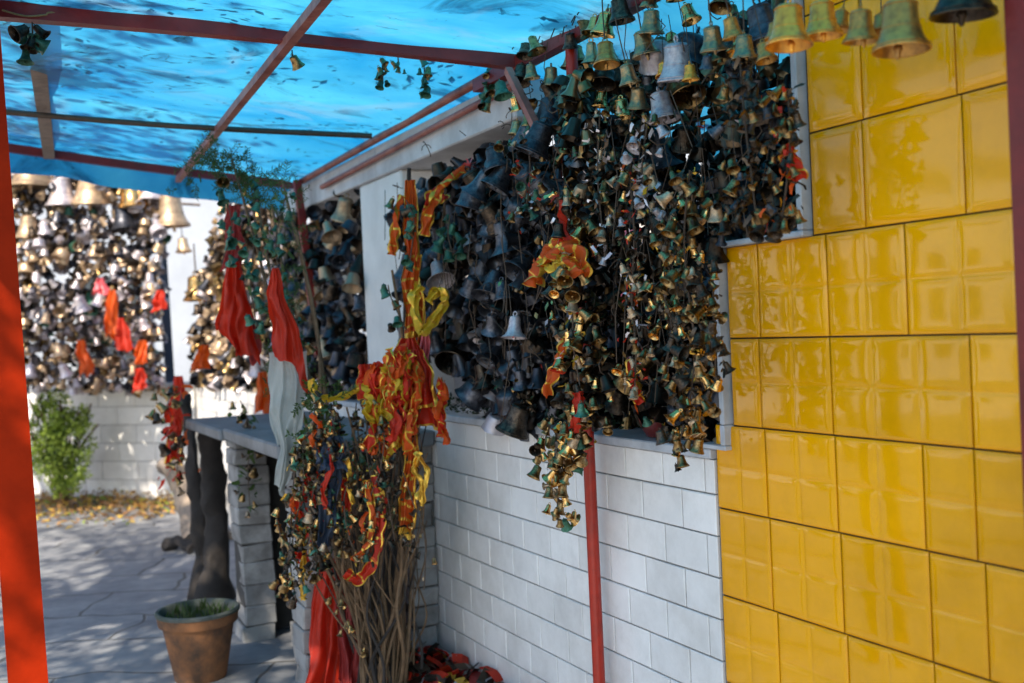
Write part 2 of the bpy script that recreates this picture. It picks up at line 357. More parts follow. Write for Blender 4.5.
# ------------------------------------------------------------------ canopy frame and tarp
def bar(name, a, b, w, m, label, cat, group=None, sq=True, sag=0):
    a = V(a); b = V(b); mid = (a + b) / 2 - V((0, 0, sag))
    t = MB(); t.tube(poly([a, mid, b], 5), w * (.707 if sq else .5), 4 if sq else 12, sq=sq, mi=0)
    o = t.build(name, m, None, a, smooth=not sq); tag(o, label, cat, group); return o
G1 = 'metal frame holding up the blue tarp'
fb_l = PYp(-30, 12 - 4, 3.66); fb_r = PX(518, 62, 1.74)
bar('canopy_beam', fb_l, fb_r, .05, DRED, 'dark red square beam across the blue tarp nearest the camera', 'beam', G1, sag=-.012)
bb_l = PYp(-40, 141, 6.6); bb_r = PYp(300, 186, 6.5)
bar('canopy_beam', bb_l, bb_r, .045, DRED, 'dark beam along the far edge of the blue tarp', 'beam', G1, sag=.01)
mb_l = PYp(-40, 108, 5.3); mb_r = PX(372, 136, 1.70)
bar('canopy_rod', mb_l, mb_r, .026, WIRE, 'thin brown rod crossing under the middle of the tarp', 'rod', G1, sq=False, sag=.015)
bar('canopy_rafter', PYp(332, -12, 2.9) , PYp(178, 180, 6.55), .030, PINK, 'long slanting metal rafter running back under the middle of the tarp', 'rafter', G1)
bar('wooden_rafter', PYp(30, -8, 3.6), PYp(49, 154, 6.6), .058, WOOD, 'weathered wooden rafter under the tarp next to the left post', 'rafter', G1)
bar('canopy_pipe', PX(297, 184, 1.74), PX(800, -100, 1.74), .036, PINK, 'upper faded red pipe running along the wall at the tarp edge', 'pipe', G1, sq=False)
bar('canopy_pipe', PX(322, 187, 1.76), PX(520, 82, 1.76), .028, PINK, 'lower faded red pipe resting along the lintel', 'pipe', G1, sq=False)
bar('canopy_beam', (1.74, 3.72, fb_r.z - .012), (1.74, .9, fb_r.z + .01), .046, DRED, 'dark red beam running along the wall top from the front corner, hung with bells', 'beam', G1)
bar('canopy_brace', PX(508, 70, 1.66), PX(541, 137, 1.64), .024, PINK, 'short slanting pink brace beneath the corner of the front beam', 'brace', G1)
# posts
t = MB(); a = PYp(-25, -30, 3.52); b = PYp(28, 683, 3.52); b = a + (b - a) * (a.z / (a.z - b.z))
t.tube([a, b], .105 * .707, 4, sq=True); tag(t.build('red_post', RED, None, b, smooth=False), 'thick bright orange-red square post at the left edge', 'post')
yy = PX(1008, 100, 1.70).y
t = MB(); yy = PX(1006, 100, 1.64).y; t.cbox((1.64, yy - .075, 0), (1.70, yy, 2.6), .004); tag(t.build('red_post', DRED, None, (1.67, yy - .04, 0), smooth=False), 'dark red post in front of the yellow tiles at the right edge', 'post')
pc = PX(594, 560, 1.735)
t = MB(); t.tube([(pc.x, pc.y, 0), (pc.x + .004, pc.y + .01, 1.2), (pc.x, pc.y, 2.44)], .0195, 14); tag(t.build('red_pole', POLE, None, (pc.x, pc.y, 0)), 'slim red round pole standing in front of the white tiles', 'pole')
a = PYp(297, 180, 6.1); b = PYp(319, 360, 6.1); b = a + (b - a) * (a.z / (a.z - b.z))
t = MB(); t.tube([a, b], .028, 4, sq=True); tag(t.build('red_pole', DRED, None, b, smooth=False), 'thin dark red post leaning at the back corner of the tarp', 'pole')
a = PD(156, 160, 10.4); b = PD(171, 400, 10.4)
t = MB(); t.tube([a, b + (b - a) * .15], .055, 4, sq=True); tag(t.build('blue_post', NAVY, None, b, smooth=False), 'navy blue post rising above the far wall among the bells', 'post')

def tarp_mat():
    m = bpy.data.materials.new('blue_tarp'); m.use_nodes = True; N = m.node_tree.nodes; L = m.node_tree.links; b = N['Principled BSDF']
    tc = N.new('ShaderNodeTexCoord')
    def nz(scale, sx, sy, rot=.1, det=6, dist=0.):
        mp = N.new('ShaderNodeMapping'); mp.inputs['Scale'].default_value = (sx, sy, 1); mp.inputs['Rotation'].default_value = (0, 0, rot); L.new(tc.outputs['Object'], mp.inputs[0])
        n = N.new('ShaderNodeTexNoise'); n.inputs['Scale'].default_value = scale; n.inputs['Detail'].default_value = det; n.inputs['Distortion'].default_value = dist; n.inputs['Roughness'].default_value = .62; L.new(mp.outputs[0], n.inputs['Vector']); return n.outputs['Fac']
    def ramp(src, p0, p1, c0, c1):
        r = N.new('ShaderNodeValToRGB'); r.color_ramp.elements[0].position = p0; r.color_ramp.elements[1].position = p1; r.color_ramp.elements[0].color = (*c0, 1); r.color_ramp.elements[1].color = (*c1, 1); L.new(src, r.inputs[0]); return r.outputs[0]
    base = ramp(nz(1.3, 1, 1.1, .3, 7, .8), .32, .72, (.004, .29, .64), (.09, .58, .84))
    dirt = ramp(nz(2.6, 1, 1.15, .25, 9, 1.2), .36, .47, (.16, .22, .28), (1, 1, 1))      # leaf and dirt streaks
    spots = ramp(nz(11, 1, 1.1, -.2, 5, 1.), .30, .37, (.10, .16, .2), (1, 1, 1))
    dust = ramp(nz(1.6, 1, 1.2, .5, 8, .8), .55, .80, (0, 0, 0), (1, 1, 1))
    m1 = N.new('ShaderNodeMixRGB'); m1.blend_type = 'MULTIPLY'; m1.inputs[0].default_value = .8; L.new(base, m1.inputs[1]); L.new(dirt, m1.inputs[2])
    m2 = N.new('ShaderNodeMixRGB'); m2.blend_type = 'MULTIPLY'; m2.inputs[0].default_value = .8; L.new(m1.outputs[0], m2.inputs[1]); L.new(spots, m2.inputs[2])
    m3 = N.new('ShaderNodeMixRGB'); L.new(dust, m3.inputs[0]); L.new(m2.outputs[0], m3.inputs[1]); m3.inputs[2].default_value = (.26, .50, .66, 1)
    L.new(m3.outputs[0], b.inputs['Base Color']); b.inputs['Roughness'].default_value = .42
    tr_ = N.new('ShaderNodeBsdfTranslucent'); L.new(m3.outputs[0], tr_.inputs[0])
    mx = N.new('ShaderNodeMixShader'); mx.inputs[0].default_value = .52; L.new(b.outputs[0], mx.inputs[1]); L.new(tr_.outputs[0], mx.inputs[2]); L.new(mx.outputs[0], N['Material Output'].inputs[0])
    bp = N.new('ShaderNodeBump'); bp.inputs['Strength'].default_value = .05; bp.inputs['Distance'].default_value = .02
    L.new(nz(2.0, 1, 1.6, .2, 5, 1.), bp.inputs['Height']); L.new(bp.outputs[0], b.inputs['Normal']); L.new(bp.outputs[0], tr_.inputs['Normal'])
    return m
TARP = tarp_mat()
def roofz(x, y):
    # plane through the four frame corners
    zl = fb_l.z + (bb_l.z - fb_l.z) * (y - 3.66) / (6.6 - 3.66); zr = fb_r.z + (bb_r.z - fb_r.z) * (y - 3.66) / (6.5 - 3.66)
    t = (x - fb_l.x) / (fb_r.x - fb_l.x); return zl * (1 - t) + zr * t
t = MB(); vs = []; fs = []
NX, NY = 90, 220
def tz(x, y):
    z = roofz(min(x, 1.76), y) + .036
    z += -.035 * abs(math.sin(math.pi * (y - 3.66) / 1.5)) + .012 * noise.noise(V((x * 1.5, y * 3, 1))) + .003 * noise.noise(V((x * 4 + y * 2, y * 6, 3)))
    if x > 1.76: z -= (x - 1.76) * .36
    return z
X0, X1, Y0, Y1 = -.55, 1.95, -2.2, 6.66
for j in range(NY + 1):
    y = Y0 + (Y1 - Y0) * j / NY
    xr = 2.62 if y < 3.45 else max(1.84, 2.62 - (y - 3.45) * 4)
    for i in range(NX + 1):
        x = X0 + (xr - X0) * i / NX; vs.append((x, y, tz(x, y)))
for k in range(1, 9):                                   # flap hanging over the far beam
    for i in range(NX + 1):
        x = X0 + (1.84 - X0) * i / NX; s_ = k / 8
        vs.append((x, Y1 + .03 * min(1, k / 2) + .012 * math.sin(x * 9) * s_, tz(x, Y1) - (.16 + .02 * noise.noise(V((x * 3, 0, 0)))) * s_ ** 1.2))
n = NX + 1
for j in range(NY + 8):
    for i in range(NX): a = j * n + i; fs.append((a, a + 1, a + n + 1, a + n))
t.add(vs, fs); tg = t.build('tarp', TARP, smooth=True, angle=None); tag(tg, 'translucent blue plastic tarp stretched overhead with leaf litter stains', 'tarp')
random.seed(61); tl_ = MB(); k = 0
while k < 1300:
    x = U(-.4, 1.7); y = U(1.8, 6.5)
    if noise.noise(V((x * 1.8, y * 1.8, 3))) + .5 * noise.noise(V((x * 6, y * 6, 8))) < .12 + U(-.12, .2): continue
    k += 1; q = V((x, y, tz(x, y) + .004)); a_ = U(0, 6.28); L_ = U(.008, .034); w_ = L_ * (U(.25, .45) if rnd() < .6 else .07); ca, sa = math.cos(a_), math.sin(a_)
    tl_.add([q + V((ca * u_ - sa * v_, sa * u_ + ca * v_, z_)) for u_, v_, z_ in ((-L_, 0, 0), (0, -w_, .003), (L_, 0, .006), (0, w_, .002))], [(0, 1, 2, 3)])
tag(tl_.build('twig_litter', LITTER, smooth=False), 'dead leaves and twigs lying on top of the blue tarp, showing as dark flecks', 'leaf litter', kind='stuff')
# rope along front beam
rp_ = MB(); pts = [PYp(x, y, 3.60) for x, y in ((2, 10), (25, 16), (45, 15), (60, 13), (160, 24), (270, 38), (285, 36))]
rp_.tube(poly(pts, 6), .003, 6); tag(rp_.build('rope', CORD, None, pts[0]), 'thin tan cord lashed along the front beam near the left post', 'cord')

# ------------------------------------------------------------------ bells
PROF = [(.0, -.13), (.16, -.14), (.25, -.165), (.29, -.21), (.305, -.30), (.315, -.45), (.335, -.60), (.375, -.76), (.44, -.90), (.50, -.985), (.525, -1.03), (.52, -1.055), (.49, -1.05),
        (.46, -1.0), (.40, -.88), (.34, -.74), (.30, -.58), (.285, -.40), (.27, -.25), (0, -.20)]
PROF_T = [(.0, -.13), (.12, -.14), (.19, -.18), (.215, -.26), (.225, -.42), (.25, -.60), (.30, -.76), (.38, -.88), (.49, -.97), (.52, -1.0), (.50, -1.01), (.38, -.92), (.27, -.76), (.22, -.58), (.20, -.35), (0, -.22)]
PROF_D = [(.0, -.13), (.2, -.14), (.36, -.19), (.44, -.28), (.46, -.42), (.465, -.58), (.48, -.68), (.53, -.78), (.55, -.81), (.53, -.83), (.47, -.76), (.43, -.64), (.42, -.42), (.38, -.27), (0, -.2)]
def loop_mb(mb, r=.09, rr=.028, n=10, z=-.055):
    pts = [(r * math.cos(a), 0, z + r * math.sin(a)) for a in [2 * math.pi * k / n for k in range(n + 1)]]
    mb.tube(pts, rr, 6, cap=False)
def bell_body(prof, n, loop=True, rings=False, clap=False):
    m = MB(); m.lathe(prof, n)
    if rings:
        for (r, z, h) in ((.300, -.235, .016), (.345, -.66, .014), (.495, -.975, .012)):
            m.lathe([(r - .01, z + h), (r + .014, z + h * .5), (r + .014, z - h * .5), (r + .004, z - h), (r - .01, z - h)], n)
    if loop: loop_mb(m)
    if clap:
        m.tube([(0, 0, -.3), (.03, 0, -.9)], .025, 6); m.lathe([(0, -.88), (.07, -.92), (.09, -.99), (.07, -1.06), (0, -1.10)], 8)
    return m
def mesh_of(mb, name, m, keep=True):
    o = mb.build(name, m); me = o.data; bpy.data.objects.remove(o); return me
MATS = dict(BR=BR, BD=BD, BK=BK, BS=BS, BG=BG, BT=BT, BW=BW, BC=BC, BB=BB, BO=BO)
_c = {}
def bmesh_for(kind, m, shape):
    k = (kind, m, shape)
    if k not in _c:
        prof = {'c': PROF, 't': PROF_T, 'd': PROF_D}[shape]
        if kind == 'big': _c[k] = mesh_of(bell_body(prof, 40, rings=(shape == 'c')), 'bell_body', MATS[m])
        elif kind == 'mid': _c[k] = mesh_of(bell_body(prof, 22, rings=(shape == 'c'), clap=True), 'bell', MATS[m])
        elif kind == 'small': _c[k] = mesh_of(bell_body(prof, 12, clap=True), 'bell', MATS[m])
        elif kind == 'clap':
            mb = MB(); mb.tube([(0, 0, -.25), (.015, .01, -.95)], .022, 8); mb.lathe([(0, -.92), (.05, -.93), (.075, -.98), (.085, -1.03), (.06, -1.08), (.045, -1.12), (.05, -1.17), (.03, -1.21), (0, -1.22)], 14)
            _c[k] = mesh_of(mb, 'clapper', MATS[m])
        elif kind == 'loop':
            mb = MB(); loop_mb(mb, .10, .026, 16, -.05); _c[k] = mesh_of(mb, 'hanging_loop', MATS[m])
    return _c[k]
def put(name, me, loc, s, rot, parent=None):
    o = bpy.data.objects.new(name, me); COL.objects.link(o); o.location = loc; o.scale = (s, s, s) if not isinstance(s, tuple) else s; o.rotation_euler = rot
    if parent is not None: o.parent = parent
    return o
NB = 0
def rr(t=.25): return (random.gauss(0, t), random.gauss(0, t), U(0, 6.28))
def bell(loc, s, m, shape='c', rot=None, kind='mid', label='', group='', cordlen=0):
    """one hanging bell; loc is the top of its loop; s its mouth diameter"""
    global NB; NB += 1
    rot = rot or rr()
    if kind == 'big':
        e = empty('bell', loc, label, 'bell', group); e.rotation_euler = rot; e.scale = (s, s, s)
        put('bell_body', bmesh_for('big', m, shape), (0, 0, 0), 1, (0, 0, 0), e)
        put('clapper', bmesh_for('clap', m, 'c'), (0, 0, 0), 1, (U(-.08, .08), U(-.08, .08), 0), e)
        if cordlen:
            c = MB(); c.tube([(0, 0, -.02), (U(-.02, .02), 0, cordlen * .5 / s), (0, 0, cordlen / s)], .028, 6); c.build('cord', WIRE, e)
        return e
    o = put('bell', bmesh_for(kind, m, shape), loc, s, rot); tag(o, label, 'bell', group)
    return o
def pick(ws):
    t = rnd() * sum(w for _, w in ws)
    for k, w_ in ws:
        t -= w_
        if t <= 0: return k
    return ws[-1][0]
MW = dict(BR='shiny brass', BD='dull brass', BK='dark tarnished bronze', BS='slate grey', BG='green verdigris', BT='teal-tinted brass', BW='pale grey metal', BC='sunlit-toned brass')
# --- the big ones top right (px of mouth centre, mouth px width, depth)
bigs = [(790, 46, 47, 2.15, 'BB', 'large shiny brass bell overlapping the top corner of the trim, leftmost of the big ones'),
        (823, 36, 40, 2.2, 'BB', 'shiny brass bell with square shoulders hanging second from the trim'),
        (862, 41, 36, 2.1, 'BO', 'narrow dull brass bell hanging between two larger brass bells above yellow tiles'),
        (902, 50, 57, 2.0, 'BO', 'big olive brass bell with its clapper showing in front of yellow tiles'),
        (966, 14, 64, 1.95, 'BK', 'widest dark bell cut off by the top of the picture, nearest the right post')]
for (x, y, w_, d, m, lb) in bigs:
    s = w_ * d / FP / 1.03; mp_ = PD(x, y, d); bell(mp_ + V((0, 0, 1.03 * s)), s, m, 'c', (U(-.06, .06), U(-.1, .1), U(0, 6)), 'big', lb, 'big bells hung in front of the yellow wall', .35)
for (x, y, w_, d, m, lb) in [(745, 58, 27, 2.5, 'BT', 'mid-sized teal-sheened bell left of the big brass bells, its mouth level with the trim top'),
        (712, 50, 28, 2.6, 'BT', 'teal-sheened bell with flared lip hanging just left of the blue gap in the upper row'),
        (730, 38, 24, 2.55, 'BO', 'slim dull brass bell in the top row right of centre'), (763, 62, 22, 2.45, 'BO', 'small dull brass bell tucked under the big leftmost brass bell'),
        (642, 56, 29, 2.95, 'BT', 'wide teal-sheened bell in the top row above the dark tangle'), (606, 66, 27, 3.1, 'BO', 'rounded dull brass bell in the top row above the central pole'),
        (664, 78, 17, 2.9, 'BB', 'small golden bell in the second row, left of a twin'), (676, 74, 17, 2.9, 'BB', 'small golden bell in the second row, right of a twin'),
        (690, 80, 18, 2.8, 'BB', 'small golden bell hanging lowest of three in the second row'), (626, 84, 23, 3.0, 'BT', 'teal-sheened bell tilted in the second row above the pole'),
        (776, 40, 20, 2.3, 'BO', 'small brass bell half hidden behind the leftmost big brass bell'), (844, 30, 22, 2.3, 'BO', 'small dull bell half hidden between the second and third big bells'),
        (882, 34, 22, 2.3, 'BO', 'small dull bell half hidden behind the big olive brass bell')]:
    s = w_ * d / FP / 1.03; mp_ = PD(x, y, d); bell(mp_ + V((0, 0, 1.03 * s)), s, m, 'c', (U(-.2, .2), U(-.2, .2), U(0, 6)), 'big', lb, 'bells in the top rows under the tarp edge', .12)
# --- rows along the wall beam
for i in range(46):
    y = 2.08 + 1.24 * (i + U(-.3, .3)) / 46; row = i % 3
    X = U(1.64, 1.80); z = 2.42 - .115 * row + U(-.04, .03)
    s = U(.048, .074); m = pick([('BT', 4), ('BD', 5), ('BR', 2), ('BG', .5), ('BK', 3)])
    bell((X, y, z), s, m, pick([('c', 4), ('t', 1)]), rr(.22), 'mid', f'small {MW[m]} bell in the crowded top rows below the tarp edge pipe', 'bells in the top rows under the tarp edge')
# --- near-opening mass
def hole(y, z):
    if y > 3.75 and z < 1.20 + (y - 3.75) * .36: return True
    if y > 4.35 and z > 2.08: return True
    if z < 1.685 and y < 2.40: return True
    if z > 2.3: return True
    if y > 3.4 and z > 2.18: return True
    return False
pts = []
def far_enough(p, lst, d): return all((p - q).length > d for q in lst)
tries = 0
while len(pts) < 124 and tries < 20000:
    tries += 1
    y = 2.06 + (4.68 - 2.06) * rnd(); z = U(1.2, 2.3)
    if hole(y, z - .04): continue
    p_ = V((U(1.66, 1.86) if y > 3.35 or z > 1.95 else U(1.76, 1.95), y, z))
    if far_enough(p_, pts, .075): pts.append(p_)
for p_ in pts:
    if p_.y > 3.35:
        m = pick([('BS', 7), ('BK', 2), ('BW', .5)]); zone = 'in the smooth grey mass right of the white pillar'; s = U(.075, .13)
    elif p_.z > 1.95:
        m = pick([('BS', 3), ('BK', 3), ('BW', 1.6), ('BD', 1)]); zone = 'in the upper tangle beneath the top rows of bells'; s = U(.07, .125)
    else:
        m = pick([('BK', 6), ('BD', 2.4), ('BS', 1.2), ('BC', .6)]); zone = 'in the dark tangle beside the stepped yellow wall'; s = U(.05, .095)
    bell(p_, s, m, pick([('c', 4), ('t', 3), ('d', 1.5)]), rr(.36), 'mid', f'{MW[m]} bell {zone}', 'bells crowding the near wall opening')
# --- second opening mass
for i in range(24):
    m = pick([('BS', 5), ('BK', 3), ('BC', 1)])
    bell((U(1.7, 1.85), U(5.35, 6.4), U(1.3, 2.25)), U(.07, .13), m, pick([('c', 3), ('t', 2)]), rr(.4), 'small', f'{MW[m]} bell in the shaded opening between white pillar and leaning thin post', 'bells crowding the shaded second opening')
# --- far masses over the far wall and over the right wall beyond the tarp
fbig = [(34, 186, 44, 'BC', 'large pale bell at the top beside the orange-red post'), (62, 205, 32, 'BW', 'pale bell with a greenish mouth near the top of the far mass'),
        (92, 203, 40, 'BC', 'wide brown bell hanging high in the far mass'), (131, 207, 32, 'BR', 'golden bell high in the far mass above a black one'),
        (123, 229, 27, 'BS', 'black bell directly below the golden one in the far mass'), (171, 226, 36, 'BC', 'large brass bell hanging over the navy blue post'),
        (183, 252, 16, 'BC', 'small bell hanging alone against the bright gap right of the blue post'), (197, 300, 28, 'BR', 'pale golden cone bell right of the navy blue post'),
        (30, 238, 26, 'BC', 'sunlit-toned bell below the large pale bell beside the orange-red post'), (152, 200, 24, 'BW', 'pale bell between the golden and the large brass bell at the back')]
for (x, y, w_, m, lb) in fbig:
    d = 9.6; s = w_ * d / FP / 1.03; mp_ = PD(x, y, d)
    e = bell(mp_ + V((0, 0, 1.03 * s)), s, m, 'c', (U(-.1, .1), U(-.1, .1), 0), 'big', lb, 'big bells of the far mass', .25)
pts = []
tries = 0
while len(pts) < 58 and tries < 9000:
    tries += 1
    x = U(14, 158); y = U(215, 372)
    p_ = PD(x, y, U(9.35, 9.8))
    if far_enough(p_, pts, .12): pts.append(p_)
for p_ in pts:
    m = pick([('BW', 4), ('BC', 5), ('BK', 2), ('BS', 2), ('BG', .6)])
    bell(p_, U(.07, .16), m, pick([('c', 4), ('t', 2), ('d', 1)]), rr(.35), 'small', f'{MW[m]} bell in the far mass left of the navy blue post', 'bells of the far mass')
for i in range(16):
    m = pick([('BW', 2), ('BC', 5), ('BK', 2), ('BD', 2)])
    bell(V((U(1.72, 1.85), U(6.9, 8.9), U(1.2, 2.0))), U(.07, .14), m, pick([('c', 4), ('t', 2)]), rr(.35), 'small', f'{MW[m]} bell in the mass behind the red flags', 'bells over the far stretch of wall behind the flags')
# --- everything smaller and deeper: uncountable
def low(prof, n=9):
    keep = [prof[i] for i in ((0, 2, 4, 7, 9, 10, 13, 16, 19) if len(prof) == 20 else range(0, len(prof), 2))]
    m = MB(); m.lathe(keep, n); return m
LOW = [low(PROF), low(PROF_T), low(PROF_D)]
mass = MB(); MI = ['BR', 'BD', 'BK', 'BS', 'BG', 'BT', 'BW', 'BC']
def massbell(p_, s, m, tilt=.5):
    lb_ = random.choice(LOW); mx = Matrix.Translation(p_) @ Euler(rr(tilt)).to_matrix().to_4x4() @ Matrix.Diagonal((s, s, s * U(.85, 1.15), 1))
    mass.add(lb_.v, lb_.f, MI.index(m), mx)
k = 0
while k < 2300:
    y = U(2.06, 4.7); z = U(1.18, 2.42)
    if hole(y, z - .03): continue
    k += 1
    x = (1.74 if y > 3.35 else 1.84) + .6 * rnd() ** 1.5
    if y > 3.35: m = pick([('BS', 8), ('BK', 3), ('BW', .3)]); s = U(.045, .10)
    else: m = pick([('BK', 10), ('BD', 1.0), ('BS', 2.5), ('BC', .15)]); s = U(.028, .078)  # dark metals chosen here to paint the darkness inside the opening
    if z > 2.15 and y < 3.5: m = pick([('BT', 3), ('BD', 3), ('BK', 5), ('BS', 2)])
    massbell(V((x, y, z)), s, m)
k = 0
while k < 170:                                      # small trinkets on the front
    y = 2.1 + 1.35 * rnd(); z = U(1.17, 2.2)
    if hole(y, z - .02): continue
    k += 1; massbell(V((U(1.66, 1.76), y, z)), U(.012, .034), pick([('BK', 6), ('BD', 3), ('BC', 1), ('BR', .8), ('BS', 2), ('BG', .6)]), .8)
for i in range(520):
    massbell(V((U(1.75, 2.2), U(5.32, 6.75), U(1.18, 2.3))), U(.05, .11), pick([('BS', 6), ('BK', 3), ('BC', .5)]))
for i in range(1500):
    y = U(6.8, 10.0); massbell(V((U(1.75, 2.1), y, U(1.16, 2.55 - .75 * max(0, y - 8.8)))), U(.045, .11), pick([('BC', 4), ('BK', 3), ('BW', 2), ('BD', 2), ('BS', 2)]))
for i in range(2300):
    x = U(-25, 162); y = 150 + 236 * rnd() ** .9
    massbell(PD(x, y, U(9.5, 10.15)), U(.04, .105), pick([('BC', 6), ('BW', 7), ('BK', 1.6), ('BS', 3), ('BG', .4), ('BD', 1.5)]))
def polefront(x, dy, z): return V((x, pc.y * x / pc.x + dy, 1.5 + (z - 1.5) * x / pc.x))
for i in range(75):
    massbell(polefront(U(1.60, 1.70), U(-.06, .06), U(2.1, 2.3)), U(.035, .065), pick([('BK', 4), ('BD', 3), ('BT', 2)]), .3)
for i in range(190):
    massbell(polefront(U(1.60, 1.70), random.gauss(0, .04), U(1.20, 2.2)), U(.025, .055), pick([('BK', 6), ('BD', 3), ('BS', 2), ('BC', 1)]))
mo = mass.build('bell_mass', [MATS[k] for k in MI], smooth=True, angle=50); tag(mo, 'countless small tarnished bells packed behind and between the larger ones', 'bells', kind='stuff')
# wires and chains through the masses
wr = MB()
for i in range(300):
    y = U(2.1, 4.6); z = U(1.5, 2.42); L_ = U(.1, .5)
    if y > 3.4 and z > 2.22: continue
    if hole(y, z - L_): continue
    x = U(1.64, 1.95); a = V((x, y, z)); wr.tube([a, a + V((U(-.03, .03), U(-.06, .06), -L_ * .5)), a + V((U(-.03, .03), U(-.08, .08), -L_))], .0016, 4)
for i in range(140):
    y = U(2.1, 4.4); z = U(1.3, 2.3)
    if hole(y, z - .08): continue
    c_ = V((U(1.63, 1.75), y, z)); r = U(.012, .035); e_ = Euler((U(0, 6), U(0, 6), 0)).to_matrix()
    wr.tube([c_ + e_ @ V((r * math.cos(a), r * math.sin(a), 0)) for a in [j * .75 for j in range(int(U(5, 9)))]], .0018, 4)
for i in range(46): y = 2.1 + i * .027; wr.tube([(1.72, y, 2.52), (1.70 + U(-.06, .02), y + U(-.02, .02), 2.42 + U(-.04, .03))], .002, 4)
for z in (1.35, 1.6, 1.85, 2.1, 2.27): wr.tube([(2.0, 2.05, z), (2.0, 4.71, z)], .006, 6); wr.tube([(1.95, 5.31, z), (1.95, 9.2, z)], .006, 6)
for z in (2.0, 2.2): wr.tube([PD(-30, 150 + (2.2 - z) * 200, 9.9), PD(200, 165 + (2.2 - z) * 200, 9.9)], .012, 6)
tag(wr.build('wire_tangle', WIRE), 'rusty wires, hooks and chain links the bells are strung on', 'wires', kind='stuff')
# grey shards, tags and threads in the near tangle
sh = MB()
k = 0
while k < 260:
    y = U(2.1, 3.5); z = U(1.2, 2.25)
    if hole(y, z): continue
    k += 1
    c_ = V((U(1.63, 1.78), y, z)); e_ = Euler((U(0, 6), U(0, 6), U(0, 6))).to_matrix(); a_ = U(.006, .02); b_ = U(.003, .009)
    q_ = [V((-a_, 0, 0)), V((-a_ * .2, b_, .003)), V((a_, b_ * .2, .006)), V((a_ * .1, -b_, .002))]
    sh.add([c_ + e_ @ v_ for v_ in q_] , [(0, 1, 2, 3)], pick([(0, 7), (1, 1.5), (2, .3), (3, .4), (4, .6), (5, .4), (6, .2)]))
tag(sh.build('trinket_scraps', [BK, BD, BR, CRED, BW, CORG, BG], smooth=False), 'tiny tin scraps, tags and threads caught between the bells', 'scraps', kind='stuff')

# ------------------------------------------------------------------ garlands of little bells
def over_tiles(q):
    w_ = CAM + (q - CAM) * (D / q.x)
    return (w_.z > 1.67 and w_.y < 2.05) or (w_.z > 1.2 and w_.y < 2.38 and w_.z < 1.72)
def garland(pts, nb, s, mats_, label, group=None, spread=.03, scraps=None, tail=True, cord=WIRE):
    pts = [V(q) for q in pts]; path = poly(pts, 8); e = empty('bell_garland', pts[0], label, 'garland', group or 'strings of little bells')
    c = MB(); c.tube(path, .0025, 5); c.build('cord', cord, e, pts[0])
    for i in range(nb):
        t_ = (i + rnd() * .9) / nb * (len(path) - 1); q = path[int(t_)]
        off = V((random.gauss(0, spread), random.gauss(0, spread), random.gauss(0, spread * .5))); off.x = min(off.x, .03)
        m = pick(mats_); ss = s * U(.65, 1.35)
        if over_tiles(q + off): continue
        put('bell', bmesh_for('small', m, pick([('c', 4), ('t', 3)])), q + off - pts[0], ss, rr(.45), e)
    if scraps:
        for (sm, cnt, sz) in scraps:
            r_ = MB()
            for i in range(cnt):
                q = path[int(rnd() * (len(path) - 1))] + V((random.gauss(0, spread * .8), random.gauss(0, spread * .8), 0))
                if over_tiles(q): continue
                dr = V((U(-1, 1), U(-1, 1), U(-1.6, .3))).normalized() * sz * U(.5, 1.6); sd = V((U(-1, 1), U(-1, 1), U(-1, 1))).normalized() * sz * .25
                md = q + dr * .5 + V((U(-1, 1), U(-1, 1), U(-1, 1))) * sz * .25
                r_.add([q - sd, q + sd, md + sd, md - sd, q + dr + sd * .6, q + dr - sd * .6], [(0, 1, 2, 3), (3, 2, 4, 5)])
            r_.build('ribbon_scraps', sm, e, pts[0])['kind'] = 'stuff'
    return e
GB = [('BD', 5), ('BR', 3), ('BK', 4), ('BC', 1)]
W = lambda l, X=1.6: [PX(x, y, X) for x, y in l]
garland(W([(568, 190), (568, 240), (572, 300), (574, 350), (580, 395), (572, 440), (562, 470)], 1.58), 105, .036, GB, 'bell garland with orange cloth hanging in front of the central red pole', scraps=[(CGLD, 40, .02), (CRED, 10, .03), (BW, 40, .016)], spread=.035)
garland(W([(585, 400), (572, 440), (562, 470), (558, 500), (557, 520)], 1.57), 44, .033, [('BD', 5), ('BR', 3), ('BG', 2), ('BC', 2)], 'bunch of brass bells tapering to a point against white tiles beside the pole', spread=.022)
garland(W([(552, 420), (545, 440), (540, 458)], 1.58), 12, .030, GB, 'short brass bell bunch left of the tapering one over the wall edge', spread=.02)
garland(W([(628, 160), (634, 230), (632, 300), (636, 350), (634, 400)], 1.6), 46, .022, [('BC', 3), ('BD', 4), ('BK', 3), ('BR', 2)], 'glittering reddish string of bells right of the central pole', scraps=[(CRED, 40, .016), (CGLD, 26, .012), (CPNK, 8, .012), (BW, 40, .014), (CORG, 12, .014), (BK, 40, .018)], spread=.022)
garland(W([(690, 170), (684, 240), (690, 300), (695, 350), (690, 400), (684, 440)], 1.6), 95, .033, GB, 'dense brass bell garland hanging beside the stepped trim', scraps=[(CGLD, 30, .016), (BK, 60, .02), (BG, 14, .018)], spread=.038)
garland(W([(668, 235), (664, 290), (672, 330), (662, 380)], 1.63), 40, .024, GB, 'thinner brass bell string just left of the dense garland by the trim', scraps=[(BG, 14, .016), (BK, 40, .018)], spread=.03)
garland(W([(712, 260), (714, 320), (716, 380)], 1.6), 30, .026, GB, 'short bell string touching the vertical trim of the stepped wall', spread=.022, scraps=[(BK, 30, .018)])
garland(W([(684, 425), (679, 445), (678, 464)], 1.58), 8, .026, GB, 'tail of three little bells dangling over the white tiles near the yellow wall', spread=.008)
